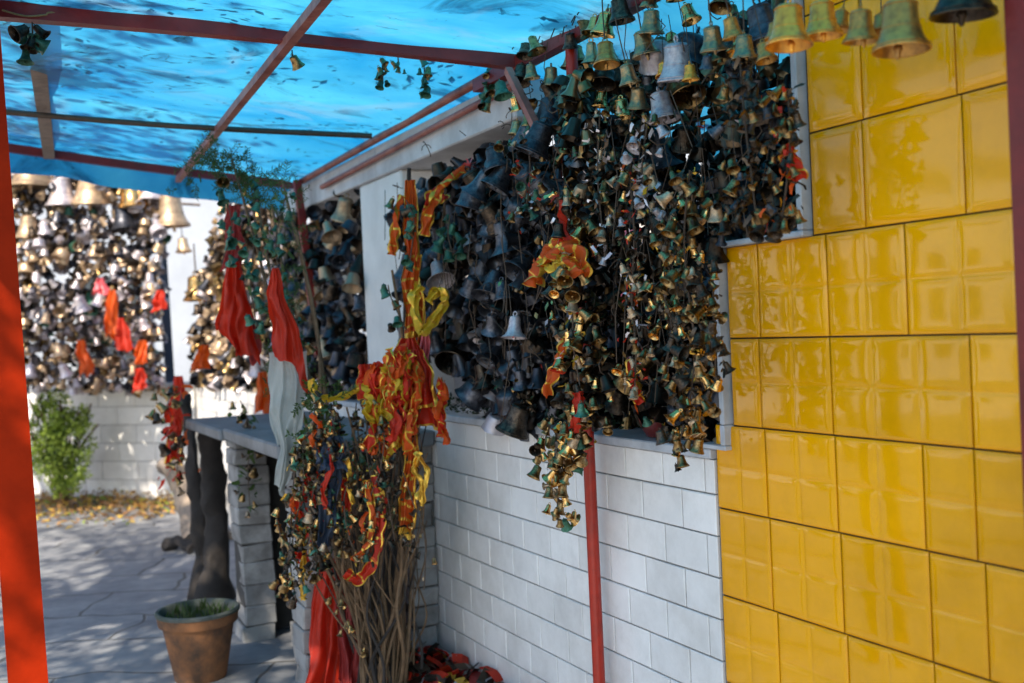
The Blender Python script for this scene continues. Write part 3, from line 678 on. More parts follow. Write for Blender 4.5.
garland(W([(740, 60), (745, 120), (752, 180), (758, 232)], 1.6), 50, .028, [('BK', 6), ('BD', 3), ('BS', 2)], 'dark bell garland left of the upper vertical trim', scraps=[(BK, 60, .022), (BD, 20, .018)], spread=.04)
garland(W([(788, 90), (790, 150), (780, 235)], 1.62), 40, .026, [('BK', 6), ('BD', 4)], 'dark bell garland hugging the upper vertical trim', scraps=[(CRED, 14, .02), (CORG, 10, .02), (BK, 50, .02), (CGLD, 14, .016)], spread=.03)
garland(W([(600, 110), (598, 180), (606, 260)], 1.62), 40, .026, [('BC', 3), ('BK', 4), ('BD', 3), ('BW', 1)], 'pale bell garland above the orange cloth left of centre', scraps=[(BW, 40, .018), (BK, 30, .02)], spread=.035)
garland(W([(648, 120), (642, 170), (650, 215)], 1.62), 24, .028, [('BC', 4), ('BW', 3), ('BD', 2)], 'pale sunlit-toned bell cluster near the top centre of the tangle', scraps=[(BW, 30, .022), (CYEL, 6, .02)], spread=.03)  # pale metals stand in for sun on these bells
garland(W([(528, 130), (530, 180), (524, 215)], 1.62), 24, .026, [('BD', 3), ('BG', 2), ('BK', 4), ('BC', 1)], 'bell string below the pink brace at the front corner', scraps=[(CRED, 14, .02), (BW, 10, .018)], spread=.03)
# little bells tied on the front beam
def beam_bunch(x, y0, y1, nb, s, m, label):
    Y = 3.6; a = PYp(x, y0, Y); b = PYp(x + 1, y1, Y); garland([a, (a + b) / 2, b], nb, s, m, label, 'little bell bunches tied to the front beam', spread=.012)
GG = [('BG', 5), ('BD', 2)]
beam_bunch(292, 50, 64, 1, .04, [('BD', 1)], 'single little bell tied under the beam crossing')
beam_bunch(382, 58, 84, 7, .028, [('BD', 3), ('BG', 1)], 'brassy bell bunch on the front beam, left of two greener ones')
beam_bunch(398, 57, 72, 4, .026, [('BG', 2), ('BD', 1)], 'tiny middle bell bunch on the front beam')
beam_bunch(424, 60, 92, 9, .030, GG, 'green bell bunch on the front beam, right of the brassy one')
beam_bunch(488, 70, 104, 12, .034, GG, 'full green bell bunch by the corner of the front beam and wall pipe')
beam_bunch(32, 22, 52, 7, .040, [('BG', 5), ('BK', 2)], 'dark green bell bunch tied where the wooden rafter meets the front beam')
beam_bunch(24, 24, 36, 2, .044, [('BG', 1)], 'pair of green bells next to the orange-red post under the tarp')
# corner bells by the brace
for (x, y, w_, m) in ((500, 98, 18, 'BG'), (531, 78, 16, 'BT'), (552, 84, 20, 'BT'), (572, 68, 17, 'BT'), (588, 78, 18, 'BG')):
    d = 3.5; s = w_ * d / FP; bell(PD(x, y, d) + V((0, 0, s)), s, m, 'c', rr(.2), 'mid', f'{MW[m]} bell near the front corner by the pink brace', 'bells in the top rows under the tarp edge')

# ------------------------------------------------------------------ cloths
def drape(name, top, bot, w0, w1, m, label, cat='cloth', folds=4, amp=.02, group=None, parent=None, origin=None, slant=0., trim=None, nu=40, nv=36, yaw=0., shape=None, belly=0.):
    """pleated hanging cloth from top to bottom; w0, w1 widths in metres"""
    top = V(top); bot = V(bot); ac = (Matrix.Rotation(yaw, 3, 'Z') @ r0).normalized(); nn = V((0, 0, 1)).cross(ac)
    mb = MB(); vs = []; fs = []; ph = U(0, 6); sd = U(0, 50)
    ln = (bot - top).length
    for j in range(nv + 1):
        for i in range(nu + 1):
            v = j / nv; u = i / nu - .5
            v *= 1 + .20 * noise.noise(V((u * 3.2 + sd, 4.7, sd)))                   # ragged hem
            wv = (w0 + (w1 - w0) * min(v, 1) ** .8) if shape is None else shape(min(v, 1)); wv *= 1 + .30 * noise.noise(V((sd, v * 3.5, 2)))
            c_ = top.lerp(bot, v) + ac * (.16 * ln * .5 * noise.noise(V((sd + 9, v * 2.2, 5))) * min(1, v * 3))
            uw = u + .16 * noise.noise(V((sd, v * 2.3, u * 2.5)))
            f_ = math.sin(folds * 2 * math.pi * uw + ph + 1.6 * math.sin(v * 3 + sd)) + .5 * math.sin(folds * 4.7 * math.pi * uw + sd + v * 4) + 1.1 * noise.noise(V((u * 6 + sd, v * 4, 7)))
            q = c_ + ac * (u * wv + amp * .35 * math.cos(folds * 2 * math.pi * u + ph) * (.3 + .7 * v)) - nn * (f_ * amp * (.35 + .65 * v) * -1)
            q += V((0, 0, slant * u * v)) + nn * (belly * math.sin(v * math.pi)) * -1 + V((1, 1, 1)) * (.006 * noise.noise(V((u * 9 + sd, v * 9, 1))))
            vs.append(q)
    n_ = nu + 1
    for j in range(nv):
        for i in range(nu):
            a = j * n_ + i; fs.append((a, a + 1, a + n_ + 1, a + n_))
    mb.v = [tuple(q) for q in vs]; mb.f = fs
    if trim:
        mb.m = [1 if (min(k % nu, nu - 1 - k % nu) < trim or (k // nu) > nv - 1 - trim or (trim > 2 and (k // nu) % 5 < 1)) else 0 for k in range(len(fs))]
    else: mb.m = [0] * len(fs)
    o = mb.build(name, [m, CGLD], parent, top if parent is None else origin, smooth=True, angle=None)
    if parent is None: tag(o, label, cat, group)
    return o
def ribbon(pts, w, m, label, twist=2., group='ribbons tied among the bells', trim=1, cat='ribbon', wave=.01):
    path = poly(pts, 12); mb = MB(); n_ = len(path); vs = []; fs = []; nu = 14; ph = U(0, 6)
    for i, q in enumerate(path):
        t_ = (path[min(i + 1, n_ - 1)] - path[max(i - 1, 0)]).normalized(); a = ph + twist * i / n_ * 3
        x_ = t_.cross(V((math.cos(a * .5), math.sin(a * .5), .3))).normalized(); y_ = t_.cross(x_)
        wd = w * (.55 + .45 * abs(math.sin(i * .35 + ph)))
        for k in range(nu + 1):
            u = k / nu - .5; vs.append(q + x_ * u * wd + y_ * (wave * math.sin(u * 9 + i * .3) + wave * 1.3 * noise.noise(V((u * 5 + ph, i * .22, 3)))))
    for i in range(n_ - 1):
        for k in range(nu): a = i * (nu + 1) + k; fs.append((a, a + 1, a + nu + 2, a + nu + 1))
    mb.v = [tuple(q) for q in vs]; mb.f = fs; mb.m = [1 if (min(k % nu, nu - 1 - k % nu) < trim or (k // nu) % 9 == 0 and trim > 0) else 0 for k in range(len(fs))]
    o = mb.build('ribbon', [m, CGLD], None, path[0], smooth=True, angle=None); tag(o, label, cat, group); return o
dB = 4.35
Dp = lambda x, y, d=dB: PD(x, y, d)
drape('red_flag', Dp(234, 205, 4.9), Dp(232, 268, 4.9), .06, .09, CMAR, 'faded dark red gathered cloth above the left flag', 'flag', 2, .012)
drape('red_flag', Dp(234, 262, 4.85), Dp(238, 352, 4.85), .06, .21, CRED, 'left orange-red flag hanging in folds below the green bells', 'flag', 2.5, .03, slant=-.16)
drape('red_flag', Dp(234, 258, 4.95), Dp(252, 356, 4.95), .05, .12, CMAR, 'duller red flag layer half hidden behind the left orange-red flag', 'flag', 2, .02, slant=-.1)
drape('red_flag', Dp(275, 268, 4.4), Dp(290, 372, 4.4), .03, .15, CRED, 'right triangular red pennant hanging over the white cloth', 'flag', 1.5, .02, slant=-.13)
drape('white_cloth', Dp(288, 352, 4.45), Dp(284, 488, 4.45), .15, .045, CWHT, 'off-white cloth hanging below the red pennant', 'cloth', 2.5, .02, shape=lambda v: .155 - .11 * v ** 2.2)
drape('red_cloth', Dp(330, 560, 4.55), Dp(332, 690, 4.5), .10, .21, CRED, 'long deep red cloth hanging to the ground behind the stems', 'cloth', 2.5, .03)
drape('red_cloth', Dp(345, 590, 4.5), Dp(352, 690, 4.45), .06, .12, CMAR, 'darker red cloth fold beside the long red cloth at the base', 'cloth', 2, .03)
GC = 'scarves tied on the bundle of stems'
drape('scarf', Dp(413, 255), Dp(414, 345), .07, .08, CORG, 'gold-striped orange scarf wrapped round the upright trunk', 'scarf', 3, .02, GC, trim=3, belly=.03)
drape('scarf', Dp(410, 180), Dp(413, 262), .045, .07, CORG, 'narrow orange scarf high on the upright trunk', 'scarf', 2, .015, GC, trim=2)
drape('scarf', Dp(408, 338, 4.25), Dp(408, 425, 4.2), .07, .22, CRED, 'big red scarf bunched in the middle of the stems', 'scarf', 4, .035, GC, trim=1)
drape('scarf', Dp(398, 352, 4.18), Dp(392, 452, 4.15), .06, .12, CORG, 'bright orange scarf hanging in front of the big red one', 'scarf', 3, .03, GC, trim=2)
drape('scarf', Dp(416, 350, 4.18), Dp(420, 408, 4.15), .05, .14, CRED, 'short red scarf with gold hem right of the orange one', 'scarf', 3, .03, GC, trim=2)
drape('scarf', Dp(366, 364, 4.2), Dp(372, 402, 4.2), .05, .09, CRED, 'small red scarf knot at the left end of the bunch', 'scarf', 2, .03, GC, trim=1)
drape('scarf', Dp(411, 432, 4.2), Dp(407, 535, 4.2), .045, .075, CORG, 'orange scarf with gold stripes hanging low on the right stems', 'scarf', 3, .015, GC, trim=3)
drape('scarf', Dp(425, 328, 4.3), Dp(431, 412, 4.3), .03, .06, CPNK, 'faded pink scarf end hanging under the yellow knot', 'scarf', 2, .015, GC)
drape('scarf', Dp(344, 478, 4.2), Dp(347, 512, 4.2), .03, .035, CRED, 'small red scarf hanging amid the stems', 'scarf', 2, .012, GC, trim=1)
drape('scarf', Dp(298, 500, 4.4), Dp(303, 560, 4.4), .04, .05, CRED, 'narrow red scarf behind the left bell strings', 'scarf', 2, .015, GC)
drape('scarf', Dp(332, 446, 4.15), Dp(326, 540, 4.15), .09, .05, CBLU, 'slate-blue scarf hanging from a grey knot on the left stems', 'scarf', 2.5, .02, GC)
drape('scarf', Dp(328, 436, 4.12), Dp(334, 470, 4.12), .10, .12, BS if False else CBLU, 'grey-blue knotted cloth at the top of the left stems', 'scarf', 4, .03, GC)
drape('scarf', Dp(176, 415, 6.2), Dp(174, 462, 6.2), .05, .11, CRED, 'red scarf tied to the dark trunk at the left', 'scarf', 2.5, .02, GC, trim=2)
ribbon([Dp(x, y, 4.12) for x, y in ((374, 475), (380, 500), (382, 530), (374, 560), (358, 580), (346, 572))], .05, CRED, 'red ribbon looping round the lower stems', 2)
ribbon([Dp(x, y, 4.1) for x, y in ((366, 480), (372, 510), (368, 545), (352, 560))], .03, CORG, 'thin orange ribbon inside the red loop on the stems', 2)
ribbon([Dp(x, y, 4.3) for x, y in ((402, 195), (396, 215), (394, 240), (392, 255))], .045, CORG, 'orange ribbon fluttering left of the upright trunk top', 2, trim=2)
ribbon([Dp(x, y, 4.2) for x, y in ((424, 236), (430, 210), (440, 190), (452, 176), (470, 170), (474, 190), (468, 206))], .055, CORG, 'orange and gold ribbon arching right toward the opening bells', 3, trim=2)
ribbon([Dp(x, y, 4.25) for x, y in ((446, 200), (436, 190), (430, 200), (426, 228))], .05, CRED, 'red ribbon end under the arching orange ribbon', 2)
ribbon([Dp(x, y, 4.2) for x, y in ((420, 285), (414, 300), (420, 330), (432, 322), (445, 300), (438, 290), (428, 302))], .045, CYEL, 'crumpled yellow cloth knot beside the upright trunk', 5, cat='cloth', wave=.014)
ribbon([Dp(x, y, 4.2) for x, y in ((310, 380), (320, 396), (338, 398), (360, 388), (372, 380))], .035, CYEL, 'yellow ribbon strung from the left stems to the red knot', 3, wave=.012)
ribbon([Dp(x, y, 4.2) for x, y in ((354, 392), (366, 384), (378, 388), (372, 402), (362, 404))], .03, CYEL, 'yellow ribbon loop tied round the small red knot', 2)
ribbon([Dp(x, y, 4.2) for x, y in ((302, 520), (304, 550), (302, 585), (304, 600))], .03, CGLD, 'gold tassel ribbon hanging at the far left of the stems', 3)
random.seed(77)
for i in range(26):
    x = random.gauss(400, 17); y = 338 + abs(x - 408) * .7 + U(0, 24); L_ = U(40, 92); k_ = i % 5
    c_, nm_ = ((CRED, 'red'), (CORG, 'orange'), (CRED, 'red'), (CORG, 'orange'), (CYEL, 'yellow'))[k_]; q0 = [Dp(x + U(-5, 5) + j_ * U(-3, 2), y + L_ * j_ / 4, 4.1 + U(-.03, .05)) for j_ in range(5)]
    ribbon(q0, U(.025, .05), c_, f'narrow {nm_} ribbon end hanging in the bunch of scarves on the stems', 3, GC, wave=.012, trim=1 if k_ in (1, 2) else 0)
for i in range(11):
    x = U(296, 425); y = 400 + rnd() * 130; L_ = U(22, 60); k_ = i % 4
    c_, nm_ = ((CRED, 'red'), (CORG, 'orange'), (CGLD, 'gold tinsel'), (CRED, 'red'))[k_]; d_ = U(4.08, 4.2); q0 = [Dp(x + U(-7, 7), y + L_ * j_ / 3, d_) for j_ in range(4)]
    ribbon(q0, U(.012, .028), c_, f'thin {nm_} strip caught among the bell strings of the stem bundle', 4, 'thin strips caught among the stems', wave=.008, trim=0)
RB = 'orange cloths tied to the garland in front of the pole'
cl = PX(556, 262, 1.56)
ribbon([PX(x, y, 1.56) for x, y in ((534, 286), (538, 268), (548, 254), (562, 246), (574, 256), (580, 276))], .085, CORG, 'bow of orange cloth with gold stripes in front of the central pole', 2, RB, trim=1, wave=.016)
ribbon([PX(x, y, 1.55) for x, y in ((540, 262), (552, 268), (562, 262), (574, 262))], .022, CYEL, 'gold-yellow strip across the orange bow', 2, RB, trim=1, wave=.012)
ribbon([PX(x, y, 1.57) for x, y in ((564, 200), (563, 222), (566, 248))], .045, CRED, 'red cloth strip hanging above the orange bow', 1, RB, trim=0)
ribbon([PX(x, y, 1.56) for x, y in ((566, 338), (560, 356), (552, 378), (546, 396))], .045, CORG, 'orange-red strip hanging below the bow', 2, RB, trim=1)
ribbon([PX(x, y, 1.56) for x, y in ((578, 392), (580, 410), (574, 430))], .04, CRED, 'dark red strip where the garland meets the wall edge', 2, RB, trim=0)
ribbon([PX(x, y, 1.62) for x, y in ((628, 360), (634, 384), (640, 404))], .035, CRED, 'red and gold tip of the glittering reddish string', 2, RB, trim=2)
ribbon([PX(x, y, 1.62) for x, y in ((782, 150), (792, 160), (798, 180))], .05, CRED, 'crumpled red foil strip near the upper trim', 3, RB, trim=1)
# red plastic flower
fl = MB()
for k_ in range(3):
    for j_ in range(7):
        a = j_ * .9 + k_; r_ = .028 - .007 * k_; mx = Matrix.Translation(Dp(470, 164, 4.15)) @ Euler((U(-.4, .4) + 1.2, 0, a)).to_matrix().to_4x4()
        fl.add([(0, 0, 0), (r_ * .6, -r_ * .45, .004), (r_ * 1.1, 0, .012), (r_ * .6, r_ * .45, .004)], [(0, 1, 2, 3)], 0, Matrix.Translation(Dp(470, 164, 4.15)) @ Matrix.Rotation(a, 4, fw) @ Matrix.Rotation(.5 * k_, 4, 'Z'))
tag(fl.build('flower', CPNK, None, Dp(470, 164, 4.15)), 'pink-red plastic flower at the end of the arching ribbon', 'flower')

# ------------------------------------------------------------------ bush of bound stems
base = Dp(392, 690, 4.4); base.z = .01
bush = empty('stem_bundle', V((base.x, base.y, 0)), 'tall bundle of dry stems bound with scarves and bell strings', 'plant')
tops = [(410, 160)] * 2 + [(396 + U(-12, 12), 250) for _ in range(2)]
random.seed(5)
def stem(a, b, r, bend=.06, mi=STEM, n=3):
    mids = [a.lerp(b, k_ / (n + 1)) + V((U(-bend, bend), U(-bend, bend), 0)) for k_ in range(1, n + 1)]
    m_ = MB(); pth = poly([a] + mids + [b], 5); L_ = len(pth)
    m_.tube(pth, [r * (1 - .65 * k_ / L_) for k_ in range(L_)], 7); return m_, pth
paths = []
m_, pth = stem(base + V((.02, .05, 0)), Dp(409, 168, 4.45), .022, .03); m_.build('trunk', BARK, bush, bush.location); paths.append(pth)
for i in range(58):
    tx = U(292, 430); ty = 395 + abs(tx - 395) * .5 + U(-25, 110)
    a = base + V((U(-.13, .10), U(-.08, .10), 0)); b = Dp(tx, ty, U(4.15, 4.65))
    m_, pth = stem(a, b, U(.004, .0095), .06); m_.build('stem', STEM if rnd() < .7 else BARK, bush, bush.location); paths.append(pth)
for (tx, ty, d) in ((232, 160, 4.8), (252, 175, 4.8), (282, 180, 4.7), (272, 205, 4.7), (296, 230, 4.6), (392, 270, 4.3), (446, 190, 4.3)):
    a = base + V((U(-.1, .06), U(0, .1), .2)); b = Dp(tx, ty, d); m_, pth = stem(a, b, .013, .06); m_.build('stem', STEM, bush, bush.location); paths.append(pth)
# twigs with little thuja-like sprays
random.seed(21)
lf = MB()
def spray(c_, dr, L_, n_=14, w=.006):
    dr = dr.normalized(); sd = dr.cross(V((0, 1, .2))).normalized()
    lf.tube([c_, c_ + dr * L_], .0016, 4)
    for k_ in range(n_):
        q = c_ + dr * L_ * (k_ + 1) / n_; s_ = (1 if k_ % 2 else -1); dd = (dr * .8 + sd * s_ + V((U(-.4, .4), U(-.4, .4), U(-.3, .3)))).normalized() * U(.014, .03); e2 = dd.cross(V((U(-1, 1), U(-1, 1), U(-1, 1)))).normalized() * w * .5
        lf.add([q, q + dd * .5 + e2, q + dd, q + dd * .5 - e2], [(0, 1, 2, 3)])
for i in range(120):
    x = random.gauss(232, 22); y = 150 + abs(x - 205) * .55 + random.gauss(8, 12)
    if x > 300: continue
    spray(Dp(x, y, U(4.65, 4.95)), V((U(-1, .7), U(-1, 1), U(-.4, .9))), U(.05, .11))
for i in range(70): spray(Dp(U(262, 305), U(180, 420), U(4.5, 4.8)), V((U(-1, 1), U(-1, 1), U(-.2, 1))), U(.04, .09), 10)
for i in range(60): spray(Dp(U(300, 345), U(385, 470), U(4.1, 4.4)), V((U(-1, 1), U(-1, 1), U(-.6, .8))), U(.03, .07), 10, .010)
lfo = lf.build('foliage', LEAF, bush, bush.location, smooth=False); lfo['kind'] = 'stuff'
# strings on the bush
GV = [('BG', 6), ('BD', 1), ('BK', 1)]
S = lambda l, d: [Dp(x, y, d) for x, y in l]
GBU = 'little bell strings draped over the stem bundle'
garland(S([(220, 185), (232, 225), (222, 262)], 4.75), 16, .040, GV, 'green bell string at the far left of the green branches', GBU, .04)
garland(S([(250, 180), (256, 230), (250, 280), (258, 330)], 4.72), 26, .038, GV, 'green bell string between the two red flags', GBU, .035, scraps=[(LEAF, 30, .03)])
garland(S([(286, 195), (276, 240), (282, 290), (300, 340), (310, 380)], 4.6), 28, .036, GV, 'green bell string along the leaning branch right of the pennant', GBU, .03, scraps=[(LEAF, 40, .03)])
garland(S([(406, 200), (414, 222), (410, 260)], 4.25), 12, .036, GV, 'green bells on the top of the upright trunk', GBU, .025)
garland(S([(388, 285), (392, 300), (406, 330)], 4.25), 5, .034, GV, 'few green bells on the forked twig left of the trunk', GBU, .02)
garland(S([(450, 215), (448, 235), (452, 250)], 4.2), 8, .04, GV, 'green bells under the arching orange ribbon', GBU, .03)
garland(S([(318, 395), (310, 430), (298, 455), (292, 500), (290, 560), (296, 600)], 4.15), 44, .032, GB, 'brass bell string falling down the left side of the stem bundle', GBU, .028, scraps=[(LEAF, 20, .02), (CGLD, 16, .02), (BK, 30, .025)])
garland(S([(326, 400), (334, 430), (318, 470), (310, 520), (316, 560)], 4.12), 46, .030, GB, 'brass bell string hanging inside the left stems', GBU, .035, scraps=[(CRED, 14, .02), (BK, 40, .025), (BG, 14, .02)])
garland(S([(346, 440), (352, 470), (344, 500), (350, 540), (366, 560), (376, 530)], 4.12), 36, .026, GB + [('BG', 3)], 'brass bell string looping in the middle of the stems', GBU, .03, scraps=[(CORG, 16, .02), (CGLD, 16, .016)])
garland(S([(372, 400), (384, 430), (380, 470), (370, 500), (372, 540)], 4.1), 34, .026, GB + [('BG', 2)], 'brass bell string below the bunched red scarves', GBU, .03, scraps=[(CRED, 20, .02), (CYEL, 14, .015)])
garland(S([(312, 560), (330, 590), (345, 620), (360, 655)], 4.2), 14, .024, GB, 'sparse bell string down the lower left stems', GBU, .02)
garland(S([(402, 470), (412, 500), (425, 540), (424, 590)], 4.15), 10, .022, GB, 'sparse bell string on the right-hand stems', GBU, .02)
garland(S([(276, 515), (282, 545), (285, 580)], 4.3), 9, .034, [('BR', 2), ('BD', 2)], 'few brass bells dangling left of the stem bundle', GBU, .018)
garland(S([(175, 385), (168, 405), (178, 440), (176, 480)], 6.1), 26, .05, GB, 'bell string on the dark trunk at the left', GBU, .05, scraps=[(CRED, 26, .05), (CORG, 14, .04)])
garland(S([(240, 400), (250, 430), (248, 470), (250, 510)], 5.3), 18, .036, GB, 'bell string over the edge of the stone counter', GBU, .03, scraps=[(LEAF, 30, .04)])
for i in range(9):
    x = 300 + i * 13; y = 392 + abs(i - 6) * 9
    q0 = S([(x + U(-6, 6), y), (x + U(-12, 8), y + 45), (x + U(-8, 8), y + 95), (x + U(-6, 10), y + 140)], U(4.08, 4.3))
    garland(q0, 26, .026, [('BD', 4), ('BK', 5), ('BG', 1.2), ('BR', 1.5), ('BC', .6)], 'dark brassy bell string wound through the thick of the stem bundle', GBU, .022, scraps=[(BK, 26, .02), (DGREEN, 26, .022)])
# offerings on the ground at the foot
hp = MB(); random.seed(9)
for i in range(420):
    c_ = V((U(1.50, 1.78), U(3.5, 4.6), U(.02, .16))); e_ = Euler((U(-.8, .8), U(-.8, .8), U(0, 6))).to_matrix(); a_ = U(.02, .06); b_ = U(.01, .03)
    q_ = [(-a_, -b_, 0), (0, -b_, .01), (a_, -b_, 0), (a_, b_, .004), (0, b_, .014), (-a_, b_, 0)]
    hp.add([c_ + e_ @ V(v_) for v_ in q_], [(0, 1, 4, 5), (1, 2, 3, 4)], pick([(0, 5), (1, 2), (2, 1), (3, 4), (4, 1)]))
tag(hp.build('offering_scraps', [CRED, CMAR, CGLD, BK, BW], smooth=False), 'heap of red cloth scraps and foil at the foot of the white wall', 'scraps', kind='stuff')
# ------------------------------------------------------------------ stone counter, pot, trunks
ct = empty('stone_counter', (1.45, 4.9, 0), 'grey stone counter on stacked whitewashed block legs behind the stem bundle', 'counter'); ct.scale = (1, 1, .955)
def blockpier(x0, x1, y0, y1, z1, seedv):
    random.seed(seedv); m_ = MB(); m_.box((x0 + .012, y0 + .012, 0), (x1 - .012, y1 - .012, z1), 1); z = .0
    while z < z1 - .03:
        h = min(U(.085, .12), z1 - z); n_ = max(1, round((y1 - y0) / .26)); of = U(-.04, .04)
        ys = [y0] + [y0 + (y1 - y0) * k_ / n_ + of for k_ in range(1, n_)] + [y1]
        for a, b in zip(ys, ys[1:]): j = U(-.012, .012); m_.cbox((x0 + j, a + .003, z + .002), (x1 + j * .5, b - .003, z + h - .002), .006, 0, .006)
        z += h
    return m_
blockpier(1.20, 1.36, 4.50, 4.72, 1.05, 1).build('leg', [STONE, MORT_SHADE], ct, ct.location, smooth=False)
blockpier(1.66, 1.785, 4.46, 4.66, 1.05, 2).build('leg', [STONE, MORT_SHADE], ct, ct.location, smooth=False)
blockpier(1.14, 1.30, 5.42, 5.62, 1.05, 3).build('leg', [STONE, MORT_SHADE], ct, ct.location, smooth=False)
m_ = MB(); m_.box((1.76, 4.7, 0), (1.785, 6.4, 1.05)); m_.build('void_shade_back', MORT_SHADE, ct, ct.location, smooth=False)  # added dark sheet standing in for the shade under the counter
m_ = MB(); m_.box((1.34, 4.60, 0.0), (1.77, 4.64, 1.05)); m_.build('void_shade_end', MORT_SHADE, ct, ct.location, smooth=False)  # dark sheets painted as the shadowed void between the legs
m_ = MB(); m_.box((1.305, 5.60, 0), (1.77, 5.64, 1.05)); m_.build('void_shade_end', MORT_SHADE, ct, ct.location, smooth=False)
random.seed(4)
m_ = MB(); m_.cbox((1.10, 4.42, 1.052), (1.787, 5.5, 1.118), .009, 0, .004); m_.cbox((1.08, 5.508, 1.050), (1.787, 6.45, 1.114), .009, 0, .006); m_.build('slab', SLAB, ct, ct.location, smooth=False)
# terracotta pot
pp = PZ(201, 678, 0); s_ = 1.0
pot = empty('flower_pot', pp, 'weathered terracotta pot with mossy rim and small weeds on the paving', 'pot')
m_ = MB(); m_.lathe([(0, .0), (.118, .0), (.125, .008), (.172, .262), (.175, .268), (.190, .27), (.193, .278), (.196, .315)], 40); m_.build('pot_body', TERRA, pot)
m_ = MB(); m_.lathe([(.196, .315), (.203, .318), (.206, .330), (.198, .338), (.186, .336), (.176, .32), (.170, .29)], 40); m_.build('rim', MOSSY, pot)
m_ = MB(); vs = []; 
m_.lathe([(.17, .292), (.12, .30), (.06, .306), (0.001, .309)], 24); m_.build('soil', SOIL, pot)
m_ = MB()
for i in range(260):
    a = U(0, 6.28); r_ = .16 * math.sqrt(rnd()); q = V((r_ * math.cos(a), r_ * math.sin(a), .30)); h = U(.015, .06); dx = V((U(-.02, .02), U(-.02, .02), h)); sd = V((math.cos(a * 3), math.sin(a * 3), 0)) * .003
    m_.add([q - sd, q + sd, q + dx * .6 + sd, q + dx, q + dx * .6 - sd], [(0, 1, 2, 3, 4)])
m_.build('weeds', LEAF, pot, smooth=False)['kind'] = 'stuff'
pot.scale = (.9, .9, .93)
# dark trunks left of the counter
def trunkobj(pts, rs, m, label, nm='tree'):
    t_ = MB(); path = poly(pts, 8); L_ = len(path); n_ = 14
    rr_ = [rs[0] + (rs[1] - rs[0]) * k_ / (L_ - 1) for k_ in range(L_)]; rr_ = [r_ * (1 + .5 * max(0, 1 - k_ / 5)) for k_, r_ in enumerate(rr_)]
    t_.tube(path, rr_, n_)
    t_.v = [tuple(V(v_) + V((1, 1, .3)) * (.045 * noise.noise(V(v_) * 6) + .02 * noise.noise(V(v_) * 17))) for v_ in t_.v]
    if nm != 'tree': return tag(t_.build(nm, m, None, path[0]), label, 'log' if nm == 'log' else 'root')
    e = empty('tree', path[0], label, 'tree'); t_.build('trunk', m, e, path[0]); return e
a = PZ(214, 604); trunkobj([a, a.lerp(PD(212, 425, 6.35), .35) + V((.02, 0, 0)), a.lerp(PD(212, 425, 6.35), .7), PD(212, 425, 6.35)], (.075, .06), BARK, 'dark forked trunk standing left of the stone counter, right of a twin')
a2 = a + V((-.02, .16, 0)); trunkobj([a2, a2.lerp(PD(184, 395, 6.5), .35) + V((.03, 0, 0)), a2.lerp(PD(184, 395, 6.5), .7), PD(184, 395, 6.5)], (.06, .035), BARK, 'slimmer dark trunk leaning left beside the scarf')
a = PZ(205, 545); b = PD(168, 462, 8.6)
trunkobj([a, a.lerp(b, .5) + V((.05, 0, -.03)), b], (.13, .09), PBARK, 'pale gnarled root leaning against the far wall', 'tree_root')
a = PZ(170, 552); b = PZ(192, 556)
trunkobj([a + V((0, 0, .05)), a.lerp(b, .4) + V((0, 0, .09)), b + V((0, 0, .05))], (.04, .03), BARK, 'short dark log lying on the paving', 'log')
# green shrub against far wall
sb = empty('shrub', PZ(66, 503) + V((-.05, -.3, 0)), 'bright green feathery shrub in front of the far white wall', 'shrub')
m_ = MB(); lfm = MB(); random.seed(33); cc = PD(60, 440, 9.9) - sb.location
for i in range(26):
    tp = cc + V((random.gauss(0, .14), random.gauss(0, .12), U(-.1, .42))); m_.tube(poly([V((U(-.05, .05), U(-.05, .05), 0)), tp * .5 + V((U(-.05, .05), 0, .1)), tp], 4), .009, 5)
for i in range(8000):
    th_ = U(0, 6.28); ph_ = math.acos(U(-1, 1)); r_ = rnd() ** .45
    q = cc + V((.30 * r_ * math.sin(ph_) * math.cos(th_), .26 * r_ * math.sin(ph_) * math.sin(th_), .50 * r_ * math.cos(ph_) - .03))
    if noise.noise(q * 5.5) < -.16: continue
    dd = V((U(-1, 1), U(-1, 1), U(-.3, 1.2))).normalized() * U(.025, .06); e2 = dd.cross(V((U(-1, 1), U(-1, 1), U(-1, 1)))).normalized() * U(.007, .014)
    lfm.add([q, q + dd * .5 + e2, q + dd, q + dd * .5 - e2], [(0, 1, 2, 3)], 0 if rnd() < .75 else 1)
m_.build('stems', STEM, sb); lfm.build('foliage', [LIME, LEAF], sb, smooth=False)['kind'] = 'stuff'
# leaf litter along far wall
lt = MB(); random.seed(3)
for i in range(2600):
    t_ = U(0, 4.0); off = abs(random.gauss(0, .42)); q = A0 + du * (t_ + 1.2) + dn * (.04 + off)
    if q.x > 2.0: continue
    q.z = .02 + max(0, .13 - off * .22) * rnd(); e_ = Euler((U(-.6, .6), U(-.6, .6), U(0, 6))).to_matrix(); a_ = U(.015, .05)
    lt.add([q + e_ @ V(v_) for v_ in ((-a_, 0, 0), (0, -a_ * .4, .008), (a_, 0, .004), (0, a_ * .4, .01))], [(0, 1, 2, 3)], pick([(0, 6), (1, 2.5), (2, .8)]))
tag(lt.build('leaf_litter', [LITTER, LITY, LIME], smooth=False), 'dry brown and yellow leaves heaped along the foot of the far wall', 'leaf litter', kind='stuff')
